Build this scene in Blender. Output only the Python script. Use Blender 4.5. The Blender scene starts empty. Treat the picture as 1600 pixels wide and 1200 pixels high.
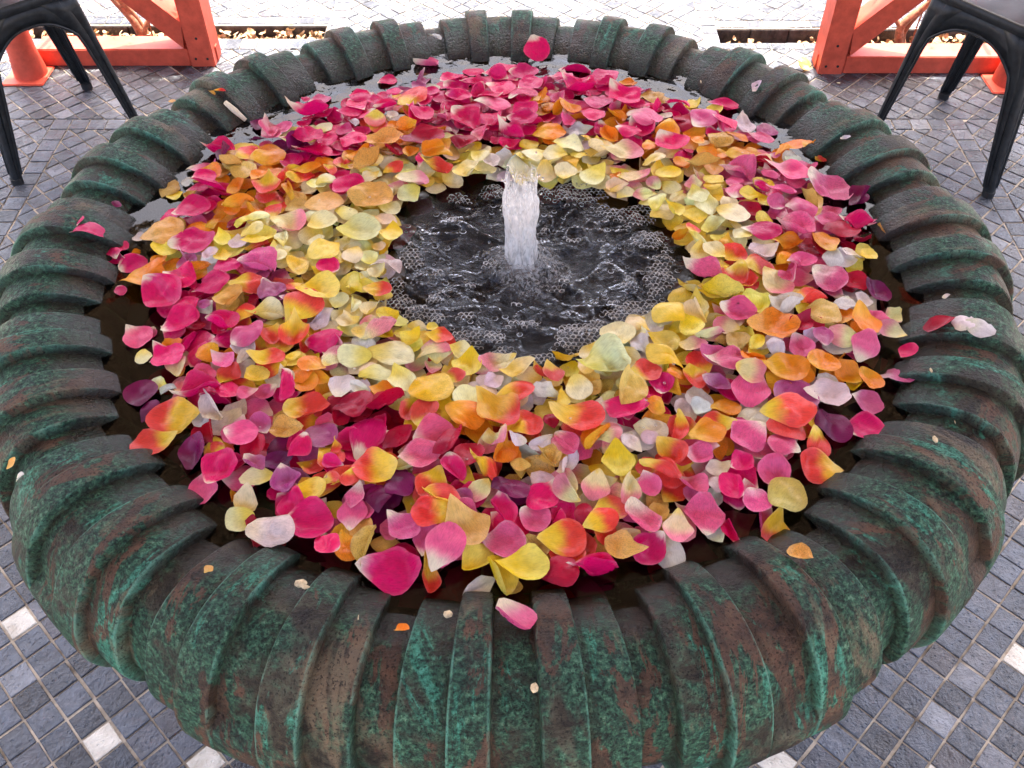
import bpy, bmesh, math, random
import numpy as np
from mathutils import Vector, noise, Matrix

random.seed(7)
R = math.radians
sc = bpy.context.scene
col = sc.collection

# ------------------------------------------------------------------ camera, sky, sun, exposure
CAM = (0.0099, -1.0375, 0.8665)
PITCH = R(47.87)
FPX = 1450.0
cam_d = bpy.data.cameras.new('camera')
cam_d.sensor_width = 36.0
cam_d.lens = 36.0 * FPX / 1600.0
cam_d.clip_start = 0.02
cam_d.clip_end = 500.0
cam = bpy.data.objects.new('camera', cam_d)
col.objects.link(cam)
cam.location = CAM
cam.rotation_euler = (R(90) - PITCH, 0, 0)
sc.camera = cam

SUN_EL, SUN_AZ = R(71), R(8)          # azimuth measured from +y towards +x
w = bpy.data.worlds.new('World')
sc.world = w
w.use_nodes = True
wn = w.node_tree.nodes
sky = wn.new('ShaderNodeTexSky')
sky.sky_type = 'NISHITA'
sky.sun_disc = False
sky.sun_elevation = SUN_EL
sky.sun_rotation = SUN_AZ
sky.air_density = 0.45
sky.dust_density = 6.0
sky.ozone_density = 0.0
w.node_tree.links.new(sky.outputs[0], wn['Background'].inputs[0])
wn['Background'].inputs[1].default_value = 0.15

sun_d = bpy.data.lights.new('sun', 'SUN')
sun_d.energy = 2.0
sun_d.angle = R(0.5)
sun_d.color = (1.0, 0.95, 0.88)
sun = bpy.data.objects.new('sun', sun_d)
col.objects.link(sun)
sdir = Vector((math.cos(SUN_EL) * math.sin(SUN_AZ), math.cos(SUN_EL) * math.cos(SUN_AZ), math.sin(SUN_EL)))
sun.rotation_euler = sdir.to_track_quat('Z', 'Y').to_euler()

vs = sc.view_settings
vs.view_transform = 'Standard'
vs.look = 'None'
vs.exposure = 3.1
vs.gamma = 1.0
vs.use_curve_mapping = False
sc.cycles.use_denoising = True
sc.cycles.use_adaptive_sampling = True
sc.cycles.adaptive_threshold = 0.02
sc.cycles.max_bounces = 5
sc.cycles.diffuse_bounces = 3
sc.cycles.glossy_bounces = 2
sc.cycles.transmission_bounces = 3
sc.cycles.transparent_max_bounces = 6
sc.cycles.caustics_reflective = False
sc.cycles.caustics_refractive = False
sc.cycles.sample_clamp_indirect = 6.0

# ------------------------------------------------------------------ projection helpers (used only to find where things stand)
_c, _s = math.cos(PITCH), math.sin(PITCH)


def at(px, py, z):
    """point of the plane at height z that the photograph shows at pixel px, py (1600 x 1200)"""
    u = (px - 800) / FPX
    q = -(py - 600) / FPX
    d = (u, _c + q * _s, -_s + q * _c)
    t = (z - CAM[2]) / d[2]
    return Vector((CAM[0] + t * d[0], CAM[1] + t * d[1], z))


def to_px(p):
    x, y, z = p[0] - CAM[0], p[1] - CAM[1], p[2] - CAM[2]
    dep = y * _c - z * _s
    up = y * _s + z * _c
    return 800 + FPX * x / dep, 600 - FPX * up / dep, dep


# ------------------------------------------------------------------ object helpers
def link_mesh(name, verts, faces, mat, parent=None, smooth=True, cols=None, colname='Col'):
    me = bpy.data.meshes.new(name)
    me.from_pydata(verts, [], faces)
    if smooth:
        me.polygons.foreach_set('use_smooth', [True] * len(me.polygons))
    if cols is not None:
        a = me.attributes.new(colname, 'FLOAT_COLOR', 'POINT')
        a.data.foreach_set('color', np.asarray(cols, dtype=np.float32).ravel())
    if mat is not None:
        me.materials.append(mat)
    me.update()
    o = bpy.data.objects.new(name, me)
    col.objects.link(o)
    o.parent = parent
    return o


def empty(name, loc=(0, 0, 0)):
    o = bpy.data.objects.new(name, None)
    o.empty_display_size = 0.05
    o.location = loc
    col.objects.link(o)
    return o


def tag(o, label=None, cat=None, group=None, kind=None):
    if label: o['label'] = label
    if cat: o['category'] = cat
    if group: o['group'] = group
    if kind: o['kind'] = kind
    return o


class MB:
    def __init__(self):
        self.v, self.f = [], []

    def add(self, v, f):
        b = len(self.v)
        self.v += [tuple(p) for p in v]
        self.f += [tuple(i + b for i in q) for q in f]

    def box(self, lo, hi, bev=0.0):
        bm = bmesh.new()
        bmesh.ops.create_cube(bm, size=1.0)
        for p in bm.verts:
            p.co = Vector([(lo[i] + hi[i]) / 2 + p.co[i] * (hi[i] - lo[i]) for i in range(3)])
        if bev:
            bmesh.ops.bevel(bm, geom=bm.edges[:], offset=bev, segments=2, affect='EDGES')
        bm.verts.index_update()
        self.add([p.co.copy() for p in bm.verts], [[p.index for p in f.verts] for f in bm.faces])
        bm.free()

    def bar(self, a, b, wx, wy, up=(0, 1, 0), bev=0.003):
        """rectangular bar from a to b, wx across, wy along 'up'"""
        a, b = Vector(a), Vector(b)
        d = (b - a)
        L = d.length
        d.normalize()
        u = Vector(up)
        u = (u - d * u.dot(d)).normalized()
        s = d.cross(u)
        t = MB()
        t.box((-wx / 2, -wy / 2, 0), (wx / 2, wy / 2, L), bev)
        self.add([a + s * p[0] + u * p[1] + d * p[2] for p in t.v], t.f)

    def tube(self, pts, rad, n=8, cap=True):
        pts = [Vector(p) for p in pts]
        rad = rad if isinstance(rad, (list, tuple)) else [rad] * len(pts)
        V, F = [], []
        ref = Vector((0.13, 0.31, 0.94)).normalized()
        for i, p in enumerate(pts):
            d = (pts[min(i + 1, len(pts) - 1)] - pts[max(i - 1, 0)]).normalized()
            if abs(d.dot(ref)) > 0.97:
                ref = Vector((1, 0.1, 0)).normalized()
            u = d.cross(ref).normalized()
            q = d.cross(u)
            for k in range(n):
                a = 2 * math.pi * k / n
                V.append(p + (u * math.cos(a) + q * math.sin(a)) * rad[i])
        for i in range(len(pts) - 1):
            for k in range(n):
                F.append((i * n + k, i * n + (k + 1) % n, (i + 1) * n + (k + 1) % n, (i + 1) * n + k))
        if cap:
            F.append(tuple(range(n))[::-1])
            F.append(tuple((len(pts) - 1) * n + k for k in range(n)))
        self.add(V, F)

    def lathe(self, prof, n=48, cx=0, cy=0):
        V, F = [], []
        for r, z in prof:
            for k in range(n):
                a = 2 * math.pi * k / n
                V.append((cx + r * math.cos(a), cy + r * math.sin(a), z))
        for i in range(len(prof) - 1):
            for k in range(n):
                F.append((i * n + k, i * n + (k + 1) % n, (i + 1) * n + (k + 1) % n, (i + 1) * n + k))
        self.add(V, F)

    def build(self, name, mat, parent=None, smooth=False):
        return link_mesh(name, self.v, self.f, mat, parent, smooth)


def smooth_by_angle(o, deg=35):
    me = o.data
    me.polygons.foreach_set('use_smooth', [True] * len(me.polygons))
    bm = bmesh.new()
    bm.from_mesh(me)
    for e in bm.edges:
        if len(e.link_faces) == 2 and e.calc_face_angle(0) > R(deg):
            e.smooth = False
    bm.to_mesh(me)
    bm.free()


def n3(x, y, z=0.0):
    return noise.noise(Vector((x, y, z)))


def fbm(x, y, z=0.0, o=3):
    return noise.fractal(Vector((x, y, z)), 1.0, 2.0, o)


def sstep(a, b, x):
    t = min(1, max(0, (x - a) / (b - a)))
    return t * t * (3 - 2 * t)


# ------------------------------------------------------------------ material helpers
def newmat(name):
    m = bpy.data.materials.new(name)
    m.use_nodes = True
    nt = m.node_tree
    return m, nt, nt.nodes, nt.links, nt.nodes['Principled BSDF']


def N(nt, typ, **kw):
    n = nt.nodes.new(typ)
    for k, v in kw.items():
        if k.startswith('i_'):
            n.inputs[k[2:].replace('_', ' ')].default_value = v
        else:
            setattr(n, k, v)
    return n


def noise_tex(nt, vec, scale, detail=4, rough=0.6, dist=0.0):
    t = nt.nodes.new('ShaderNodeTexNoise')
    t.inputs['Scale'].default_value = scale
    t.inputs['Detail'].default_value = detail
    t.inputs['Roughness'].default_value = rough
    t.inputs['Distortion'].default_value = dist
    if vec is not None:
        nt.links.new(vec, t.inputs['Vector'])
    return t


def ramp(nt, fac, stops, interp='LINEAR'):
    r = nt.nodes.new('ShaderNodeValToRGB')
    r.color_ramp.interpolation = interp
    e = r.color_ramp.elements
    while len(e) < len(stops):
        e.new(0.5)
    for i, (p, c) in enumerate(stops):
        e[i].position = p
        e[i].color = (c, c, c, 1) if isinstance(c, (int, float)) else (*c, 1)
    nt.links.new(fac, r.inputs[0])
    return r


def mix(nt, fac, a, b, blend='MIX'):
    m = nt.nodes.new('ShaderNodeMix')
    m.data_type = 'RGBA'
    m.blend_type = blend
    for sock, v in ((m.inputs[0], fac), (m.inputs[6], a), (m.inputs[7], b)):
        if isinstance(v, (int, float)):
            sock.default_value = v
        elif isinstance(v, tuple):
            sock.default_value = (*v, 1)
        else:
            nt.links.new(v, sock)
    return m.outputs[2]


def math_n(nt, op, a, b=None, clamp=False):
    m = nt.nodes.new('ShaderNodeMath')
    m.operation = op
    m.use_clamp = clamp
    for sock, v in zip(m.inputs, (a, b)):
        if v is None: continue
        if isinstance(v, (int, float)):
            sock.default_value = v
        else:
            nt.links.new(v, sock)
    return m.outputs[0]


def bump(nt, h, strength, dist, normal=None):
    b = nt.nodes.new('ShaderNodeBump')
    b.inputs['Strength'].default_value = strength
    b.inputs['Distance'].default_value = dist
    nt.links.new(h, b.inputs['Height'])
    if normal is not None:
        nt.links.new(normal, b.inputs['Normal'])
    return b.outputs[0]


# ---- bronze with verdigris
def make_bronze():
    m, nt, nd, lk, P = newmat('verdigris_bronze')
    geo = N(nt, 'ShaderNodeNewGeometry')
    pos = geo.outputs['Position']

    ruv = N(nt, 'ShaderNodeAttribute', attribute_name='RibUV')

    def shifted(v):
        a = N(nt, 'ShaderNodeVectorMath', operation='ADD')
        lk.new(ruv.outputs['Vector'], a.inputs[0]); a.inputs[1].default_value = v
        return a.outputs[0]
    big = noise_tex(nt, pos, 6.5, 4, 0.65, 0.6)
    med = noise_tex(nt, pos, 26.0, 5, 0.7, 0.5)
    fine = noise_tex(nt, pos, 170.0, 4, 0.72)
    spk = noise_tex(nt, pos, 330.0, 2, 0.6)
    # dull olive-brown crust
    ground = ramp(nt, med.outputs[0], [(0.34, (0.010, 0.007, 0.005)), (0.46, (0.032, 0.026, 0.017)), (0.54, (0.058, 0.055, 0.036)), (0.66, (0.135, 0.112, 0.078))])
    # green crust
    g1 = math_n(nt, 'ADD', math_n(nt, 'MULTIPLY', big.outputs[0], 0.75), math_n(nt, 'MULTIPLY', med.outputs[0], 0.4))
    gm = ramp(nt, g1, [(0.50, 0.0), (0.575, 0.95)])
    green = ramp(nt, fine.outputs[0], [(0.34, (0.005, 0.010, 0.007)), (0.47, (0.014, 0.041, 0.026)), (0.58, (0.034, 0.102, 0.058)), (0.72, (0.12, 0.215, 0.135))])
    c = mix(nt, gm.outputs[0], ground.outputs[0], green.outputs[0])
    # bright teal bloom
    teal_n = noise_tex(nt, shifted((3.1, 7.7, 1.3)), 17.0, 6, 0.75, 0.5)
    tm = ramp(nt, teal_n.outputs[0], [(0.56, 0.0), (0.60, 0.85)])
    teal = ramp(nt, fine.outputs[0], [(0.36, (0.010, 0.040, 0.028)), (0.48, (0.026, 0.13, 0.082)), (0.66, (0.07, 0.275, 0.19))])
    c = mix(nt, tm.outputs[0], c, teal.outputs[0])
    # red-brown bare metal
    bare_n = noise_tex(nt, shifted((-5.3, 2.2, 4.9)), 20.0, 6, 0.7, 0.7)
    bm_ = ramp(nt, bare_n.outputs[0], [(0.545, 0.0), (0.57, 0.92)])
    bc = ramp(nt, med.outputs[0], [(0.35, (0.022, 0.012, 0.009)), (0.62, (0.115, 0.058, 0.036))])
    c = mix(nt, bm_.outputs[0], c, bc.outputs[0])
    # ochre scale
    oc_n = noise_tex(nt, shifted((8.8, -4.1, 0.7)), 15.0, 5, 0.7, 0.6)
    om = ramp(nt, oc_n.outputs[0], [(0.56, 0.0), (0.65, 0.7)])
    c = mix(nt, om.outputs[0], c, (0.16, 0.115, 0.07))
    # worn edges of the ribs
    at_ = N(nt, 'ShaderNodeAttribute', attribute_name='Col')
    sepw = N(nt, 'ShaderNodeSeparateColor'); lk.new(at_.outputs['Color'], sepw.inputs[0])
    wm = math_n(nt, 'MULTIPLY', sepw.outputs[0], ramp(nt, teal_n.outputs[0], [(0.46, 0.0), (0.56, 0.6)]).outputs[0])
    c = mix(nt, wm, c, (0.12, 0.30, 0.215))
    # darker brown in the corners of the grooves, broken up by noise
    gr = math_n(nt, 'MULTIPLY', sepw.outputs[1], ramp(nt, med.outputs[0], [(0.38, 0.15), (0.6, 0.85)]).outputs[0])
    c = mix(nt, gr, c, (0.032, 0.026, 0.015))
    # dark pits
    pit = ramp(nt, spk.outputs[0], [(0.36, 0.22), (0.43, 1.0)])
    c = mix(nt, 0.9, c, pit.outputs[0], 'MULTIPLY')
    # algae-stained wet band at the waterline (blue of the attribute)
    wetn = math_n(nt, 'ADD', sepw.outputs[2], math_n(nt, 'MULTIPLY', math_n(nt, 'SUBTRACT', med.outputs[0], 0.5), 1.1))
    wet = ramp(nt, wetn, [(0.35, 0.0), (0.75, 1.0)])
    c = mix(nt, math_n(nt, 'MULTIPLY', wet.outputs[0], 0.74), c, (0.016, 0.010, 0.006))
    lk.new(c, P.inputs['Base Color'])
    rough = mix(nt, wet.outputs[0], ramp(nt, med.outputs[0], [(0.36, 0.36), (0.62, 0.70)]).outputs[0], (0.27, 0.27, 0.27))
    lk.new(rough, P.inputs['Roughness'])
    spc = mix(nt, wet.outputs[0], (0.18, 0.18, 0.18), (0.36, 0.36, 0.36))
    lk.new(spc, P.inputs['Specular IOR Level'])
    h = math_n(nt, 'ADD', math_n(nt, 'MULTIPLY', fine.outputs[0], 0.8), math_n(nt, 'MULTIPLY', spk.outputs[0], 0.4))
    lk.new(bump(nt, h, 1.0, 0.004), P.inputs['Normal'])
    return m


def make_petal():
    m, nt, nd, lk, P = newmat('rose_petal')
    at_ = N(nt, 'ShaderNodeAttribute', attribute_name='Col')
    uv = N(nt, 'ShaderNodeAttribute', attribute_name='PetalUV')
    mp = N(nt, 'ShaderNodeMapping'); mp.inputs['Scale'].default_value = (9.0, 1.6, 1.0)
    lk.new(uv.outputs['Vector'], mp.inputs['Vector'])
    vein = noise_tex(nt, mp.outputs[0], 2.2, 4, 0.6, 0.3)
    geo = N(nt, 'ShaderNodeNewGeometry')
    blot = noise_tex(nt, geo.outputs['Position'], 120.0, 4, 0.6)
    v1 = ramp(nt, vein.outputs[0], [(0.32, 0.66), (0.56, 1.0)])
    c = mix(nt, 0.55, at_.outputs['Color'], v1.outputs[0], 'MULTIPLY')
    b1 = ramp(nt, blot.outputs[0], [(0.3, 0.8), (0.6, 1.03)])
    c = mix(nt, 0.6, c, b1.outputs[0], 'MULTIPLY')
    # brown bruise lines on wilted petals (alpha of the colour attribute = wilt)
    mp2 = N(nt, 'ShaderNodeMapping'); mp2.inputs['Scale'].default_value = (2.4, 2.4, 2.4)
    lk.new(uv.outputs['Vector'], mp2.inputs['Vector'])
    br = N(nt, 'ShaderNodeTexVoronoi', feature='DISTANCE_TO_EDGE'); br.inputs['Scale'].default_value = 2.0
    wob = noise_tex(nt, mp2.outputs[0], 3.0, 3, 0.6)
    va = N(nt, 'ShaderNodeVectorMath', operation='ADD')
    lk.new(mp2.outputs[0], va.inputs[0]); lk.new(wob.outputs[1], va.inputs[1])
    lk.new(va.outputs[0], br.inputs['Vector'])
    line = ramp(nt, br.outputs[0], [(0.0, 1.0), (0.05, 0.0)])
    wl = math_n(nt, 'MULTIPLY', line.outputs[0], at_.outputs['Alpha'])
    c = mix(nt, math_n(nt, 'MULTIPLY', wl, 0.75), c, (0.10, 0.045, 0.02))
    lk.new(c, P.inputs['Base Color'])
    P.inputs['Roughness'].default_value = 0.42
    rr = ramp(nt, blot.outputs[0], [(0.4, 0.5), (0.62, 0.26)])
    lk.new(rr.outputs[0], P.inputs['Roughness'])
    P.inputs['Specular IOR Level'].default_value = 0.22
    P.inputs['Sheen Weight'].default_value = 0.0
    P.inputs['Coat Weight'].default_value = 0.07
    P.inputs['Coat Roughness'].default_value = 0.12
    P.inputs['Sheen Roughness'].default_value = 0.4
    hh = math_n(nt, 'ADD', math_n(nt, 'MULTIPLY', vein.outputs[0], 0.8), math_n(nt, 'MULTIPLY', blot.outputs[0], 0.25))
    nb = bump(nt, hh, 0.4, 0.0011)
    lk.new(nb, P.inputs['Normal'])
    tr = N(nt, 'ShaderNodeBsdfTranslucent')
    lk.new(c, tr.inputs['Color'])
    ms = N(nt, 'ShaderNodeMixShader'); ms.inputs[0].default_value = 0.2
    lk.new(P.outputs[0], ms.inputs[1]); lk.new(tr.outputs[0], ms.inputs[2])
    lk.new(ms.outputs[0], nd['Material Output'].inputs['Surface'])
    return m


def make_water():
    m, nt, nd, lk, P = newmat('fountain_water')
    nd.remove(P)
    geo = N(nt, 'ShaderNodeNewGeometry')
    pos = geo.outputs['Position']
    at_ = N(nt, 'ShaderNodeAttribute', attribute_name='Col')
    sp = N(nt, 'ShaderNodeSeparateColor'); lk.new(at_.outputs['Color'], sp.inputs[0])
    rip = noise_tex(nt, pos, 32.0, 2, 0.5, 0.5)
    rip2 = noise_tex(nt, pos, 140.0, 5, 0.65, 1.2)
    h = math_n(nt, 'ADD', math_n(nt, 'MULTIPLY', math_n(nt, 'MULTIPLY', rip.outputs[0], 0.4), math_n(nt, 'ADD', sp.outputs[1], 0.1)), math_n(nt, 'MULTIPLY', math_n(nt, 'MULTIPLY', rip2.outputs[0], sp.outputs[0]), 0.8))
    nb = bump(nt, h, 0.9, 0.007)
    fr = N(nt, 'ShaderNodeFresnel'); fr.inputs['IOR'].default_value = 1.33
    lk.new(nb, fr.inputs['Normal'])
    tr = N(nt, 'ShaderNodeBsdfTransparent'); tr.inputs['Color'].default_value = (0.47, 0.36, 0.29, 1)
    gl = N(nt, 'ShaderNodeBsdfGlossy'); gl.inputs['Roughness'].default_value = 0.04
    gl.inputs['Color'].default_value = (1, 1, 1, 1)
    lk.new(nb, gl.inputs['Normal'])
    a = N(nt, 'ShaderNodeMixShader')
    lk.new(fr.outputs[0], a.inputs[0]); lk.new(tr.outputs[0], a.inputs[1]); lk.new(gl.outputs[0], a.inputs[2])
    # froth and smeared reflections, painted as thin bluish streaks where the water boils
    st = noise_tex(nt, pos, 34.0, 7, 0.72, 2.2)
    fm = math_n(nt, 'MULTIPLY', ramp(nt, st.outputs[0], [(0.52, 0.0), (0.78, 0.36)]).outputs[0], sp.outputs[0])
    df = N(nt, 'ShaderNodeBsdfDiffuse'); df.inputs['Color'].default_value = (0.15, 0.175, 0.24, 1)
    lk.new(nb, df.inputs['Normal'])
    b = N(nt, 'ShaderNodeMixShader')
    lk.new(fm, b.inputs[0]); lk.new(a.outputs[0], b.inputs[1]); lk.new(df.outputs[0], b.inputs[2])
    lk.new(b.outputs[0], nd['Material Output'].inputs['Surface'])
    return m


def make_jet():
    m, nt, nd, lk, P = newmat('aerated_water')
    geo = N(nt, 'ShaderNodeNewGeometry')
    mp = N(nt, 'ShaderNodeMapping'); mp.inputs['Scale'].default_value = (1, 1, 0.3)
    lk.new(geo.outputs['Position'], mp.inputs['Vector'])
    n1 = noise_tex(nt, mp.outputs[0], 130.0, 6, 0.72, 0.8)
    c = ramp(nt, n1.outputs[0], [(0.33, (0.50, 0.47, 0.44)), (0.5, (0.82, 0.79, 0.75)), (0.7, (0.96, 0.94, 0.91))])
    lk.new(c.outputs[0], P.inputs['Base Color'])
    P.inputs['Roughness'].default_value = 0.28
    lk.new(bump(nt, n1.outputs[0], 0.9, 0.006), P.inputs['Normal'])
    tp = N(nt, 'ShaderNodeBsdfTransparent')
    tl = N(nt, 'ShaderNodeBsdfTranslucent'); tl.inputs['Color'].default_value = (0.85, 0.84, 0.82, 1)
    a = N(nt, 'ShaderNodeMixShader'); a.inputs[0].default_value = 0.4
    lk.new(P.outputs[0], a.inputs[1]); lk.new(tl.outputs[0], a.inputs[2])
    at_ = N(nt, 'ShaderNodeAttribute', attribute_name='Col')
    sp = N(nt, 'ShaderNodeSeparateColor'); lk.new(at_.outputs['Color'], sp.inputs[0])
    n2 = noise_tex(nt, mp.outputs[0], 210.0, 4, 0.7, 0.5)
    al = math_n(nt, 'ADD', sp.outputs[0], math_n(nt, 'MULTIPLY', math_n(nt, 'SUBTRACT', n2.outputs[0], 0.5), 2.2), clamp=True)
    al = math_n(nt, 'MULTIPLY', al, ramp(nt, sp.outputs[0], [(0.0, 0.0), (0.25, 1.0)]).outputs[0])
    b = N(nt, 'ShaderNodeMixShader')
    lk.new(al, b.inputs[0]); lk.new(tp.outputs[0], b.inputs[1]); lk.new(a.outputs[0], b.inputs[2])
    lk.new(b.outputs[0], nd['Material Output'].inputs['Surface'])
    return m


def simple(name, c, rough=0.5, spec=0.5, var=0.0, scale=30.0, bumps=0.0, bdist=0.001, c2=None, coat=0.0):
    m, nt, nd, lk, P = newmat(name)
    P.inputs['Roughness'].default_value = rough
    P.inputs['Specular IOR Level'].default_value = spec
    P.inputs['Coat Weight'].default_value = coat
    P.inputs['Coat Roughness'].default_value = 0.15
    geo = N(nt, 'ShaderNodeNewGeometry')
    t = noise_tex(nt, geo.outputs['Position'], scale, 5, 0.65)
    lo = tuple(x * (1 - var) for x in c)
    hi = c2 or tuple(min(1, x * (1 + var)) for x in c)
    r = ramp(nt, t.outputs[0], [(0.33, lo), (0.67, hi)])
    lk.new(r.outputs[0], P.inputs['Base Color'])
    if bumps:
        lk.new(bump(nt, t.outputs[0], bumps, bdist), P.inputs['Normal'])
    return m


def make_tile(name, dark):
    m, nt, nd, lk, P = newmat(name)
    geo = N(nt, 'ShaderNodeNewGeometry')
    oi = N(nt, 'ShaderNodeObjectInfo')
    rnd = math_n(nt, 'FRACT', math_n(nt, 'ADD', oi.outputs['Random'], geo.outputs['Random Per Island']))
    pos = geo.outputs['Position']
    n1 = noise_tex(nt, pos, 28.0, 6, 0.68, 0.5)
    n2 = noise_tex(nt, pos, 160.0, 4, 0.65)
    if dark:
        base = ramp(nt, rnd, [(0.0, (0.010, 0.011, 0.015)), (0.3, (0.034, 0.040, 0.052)), (0.65, (0.062, 0.071, 0.090)), (0.85, (0.045, 0.041, 0.046)), (1.0, (0.15, 0.155, 0.17))])
        k = ramp(nt, n1.outputs[0], [(0.3, 0.6), (0.7, 1.5)])
        c = mix(nt, 1.0, base.outputs[0], k.outputs[0], 'MULTIPLY')
        # pale lime dust rubbed into the surface
        big_ = noise_tex(nt, pos, 5.0, 4, 0.6, 0.3)
        dsn = math_n(nt, 'ADD', math_n(nt, 'MULTIPLY', n2.outputs[0], 0.5), math_n(nt, 'MULTIPLY', big_.outputs[0], 0.5))
        ds = ramp(nt, dsn, [(0.55, 0.0), (0.72, 0.3)])
        c = mix(nt, ds.outputs[0], c, (0.36, 0.34, 0.33))
    else:
        k = ramp(nt, n1.outputs[0], [(0.3, (0.42, 0.36, 0.28)), (0.6, (0.62, 0.565, 0.47))])
        c = k.outputs[0]
    lk.new(c, P.inputs['Base Color'])
    rr = ramp(nt, n1.outputs[0], [(0.35, 0.10), (0.7, 0.30)])
    lk.new(rr.outputs[0], P.inputs['Roughness'])
    P.inputs['Specular IOR Level'].default_value = 0.6
    vd = N(nt, 'ShaderNodeTexVoronoi'); vd.inputs['Scale'].default_value = 95.0
    lk.new(pos, vd.inputs['Vector'])
    dent = ramp(nt, vd.outputs['Distance'], [(0.10, 0.0), (0.28, 1.0)])
    h = math_n(nt, 'ADD', math_n(nt, 'MULTIPLY', n1.outputs[0], 1.0), math_n(nt, 'ADD', math_n(nt, 'MULTIPLY', n2.outputs[0], 0.3), math_n(nt, 'MULTIPLY', dent.outputs[0], 0.22)))
    lk.new(bump(nt, h, 0.85, 0.007), P.inputs['Normal'])
    return m


def make_canvas():
    m, nt, nd, lk, P = newmat('canvas')
    nd.remove(P)
    d = N(nt, 'ShaderNodeBsdfDiffuse'); d.inputs['Color'].default_value = (0.17, 0.13, 0.09, 1)
    t = N(nt, 'ShaderNodeBsdfTranslucent'); t.inputs['Color'].default_value = (0.06, 0.042, 0.026, 1)  # cloth tones set for the light under the unseen canopy
    a = N(nt, 'ShaderNodeMixShader'); a.inputs[0].default_value = 0.5
    lk.new(d.outputs[0], a.inputs[1]); lk.new(t.outputs[0], a.inputs[2])
    lk.new(a.outputs[0], nd['Material Output'].inputs['Surface'])
    return m


MAT = dict(
    bronze=make_bronze(), petal=make_petal(), water=make_water(), jet=make_jet(),
    tile=make_tile('slate_zellige', True), white=make_tile('cream_zellige', False), canvas=make_canvas(),
    grout=simple('grout', (0.22, 0.17, 0.12), 0.9, 0.2, 0.3, 22, 0.6, 0.002, c2=(0.58, 0.49, 0.38)),
    ground=simple('ground', (0.40, 0.345, 0.28), 0.8, 0.2, 0.25, 6),
    orange=simple('orange_paint', (0.64, 0.092, 0.048), 0.5, 0.35, 0.22, 24, 0.25, 0.0015, c2=(0.72, 0.11, 0.06)),
    black=simple('black_powder_coat', (0.010, 0.011, 0.012), 0.36, 0.32, 0.4, 60, 0.12, 0.0006, c2=(0.022, 0.026, 0.029)),
    rubber=simple('rubber', (0.02, 0.02, 0.02), 0.7, 0.3, 0.2),
    soil=simple('soil', (0.055, 0.035, 0.022), 0.95, 0.1, 0.5, 70, 0.8, 0.004),
    stone=simple('slate_edge', (0.06, 0.05, 0.045), 0.75, 0.3, 0.5, 45, 0.9, 0.006),
    bark=simple('bark', (0.30, 0.15, 0.085), 0.85, 0.2, 0.45, 70, 0.8, 0.003),
    litter=simple('dry_leaf', (0.42, 0.22, 0.09), 0.8, 0.25, 0.6, 40, 0.3, 0.002, c2=(0.72, 0.50, 0.30)),
    foam=simple('foam_film', (0.46, 0.44, 0.41), 0.2, 0.7, 0.4, 160),
    bowl=simple('bowl_inside', (0.012, 0.007, 0.005), 0.5, 0.4, 0.4, 40),
    dew=None)
_m, _nt, _nd, _lk, _P = newmat('dew')
_P.inputs['Base Color'].default_value = (1, 1, 1, 1)
_P.inputs['Roughness'].default_value = 0.02
_P.inputs['IOR'].default_value = 1.33
_P.inputs['Transmission Weight'].default_value = 1.0
MAT['dew'] = _m
_m, _nt, _nd, _lk, _P = newmat('bubble_film')
_nd.remove(_P)
_f = N(_nt, 'ShaderNodeFresnel'); _f.inputs['IOR'].default_value = 1.33
_t = N(_nt, 'ShaderNodeBsdfTransparent')
_g = N(_nt, 'ShaderNodeBsdfGlossy'); _g.inputs['Roughness'].default_value = 0.05
_a = N(_nt, 'ShaderNodeMixShader')
_lk.new(_f.outputs[0], _a.inputs[0]); _lk.new(_t.outputs[0], _a.inputs[1]); _lk.new(_g.outputs[0], _a.inputs[2])
_lk.new(_a.outputs[0], _nd['Material Output'].inputs['Surface'])
MAT['film'] = _m
m_leaf = simple('green_leaf', (0.10, 0.15, 0.02), 0.5, 0.4, 0.4, 50)

ZF = -0.70       # floor height: the water surface is z = 0

# ------------------------------------------------------------------ SETTING: ground, tiled floor, planting beds
gm = MB()
gm.add([(-120, -120, ZF - 0.07), (120, -120, ZF - 0.07), (120, 160, ZF - 0.07), (-120, 160, ZF - 0.07)], [(0, 1, 2, 3)])
tag(gm.build('ground', MAT['ground']), 'wide paved ground around the patio', None, None, 'structure')

BED_R = (0.705, 2.6, 1.945, 2.047)
BED_L = (-2.6, -0.634, 1.975, 2.072)
X0, X1, Y0, Y1 = -2.6, 2.6, -1.9, 3.4
fm = MB()


def slab(x0, x1, y0, y1):
    fm.add([(x0, y0, ZF), (x1, y0, ZF), (x1, y1, ZF), (x0, y1, ZF)], [(0, 1, 2, 3)])


# mortar sheet with two rectangular holes for the beds
slab(X0, X1, Y0, 1.945)
slab(X0, BED_L[1], 1.945, BED_L[2])
slab(X0, BED_L[1], BED_L[3], Y1)
slab(BED_L[1], BED_R[0], 1.945, Y1)
slab(BED_R[0], X1, BED_R[3], Y1)
floor = tag(fm.build('floor', MAT['grout']), 'patio floor of small slate tiles in pale mortar', None, None, 'structure')

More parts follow.
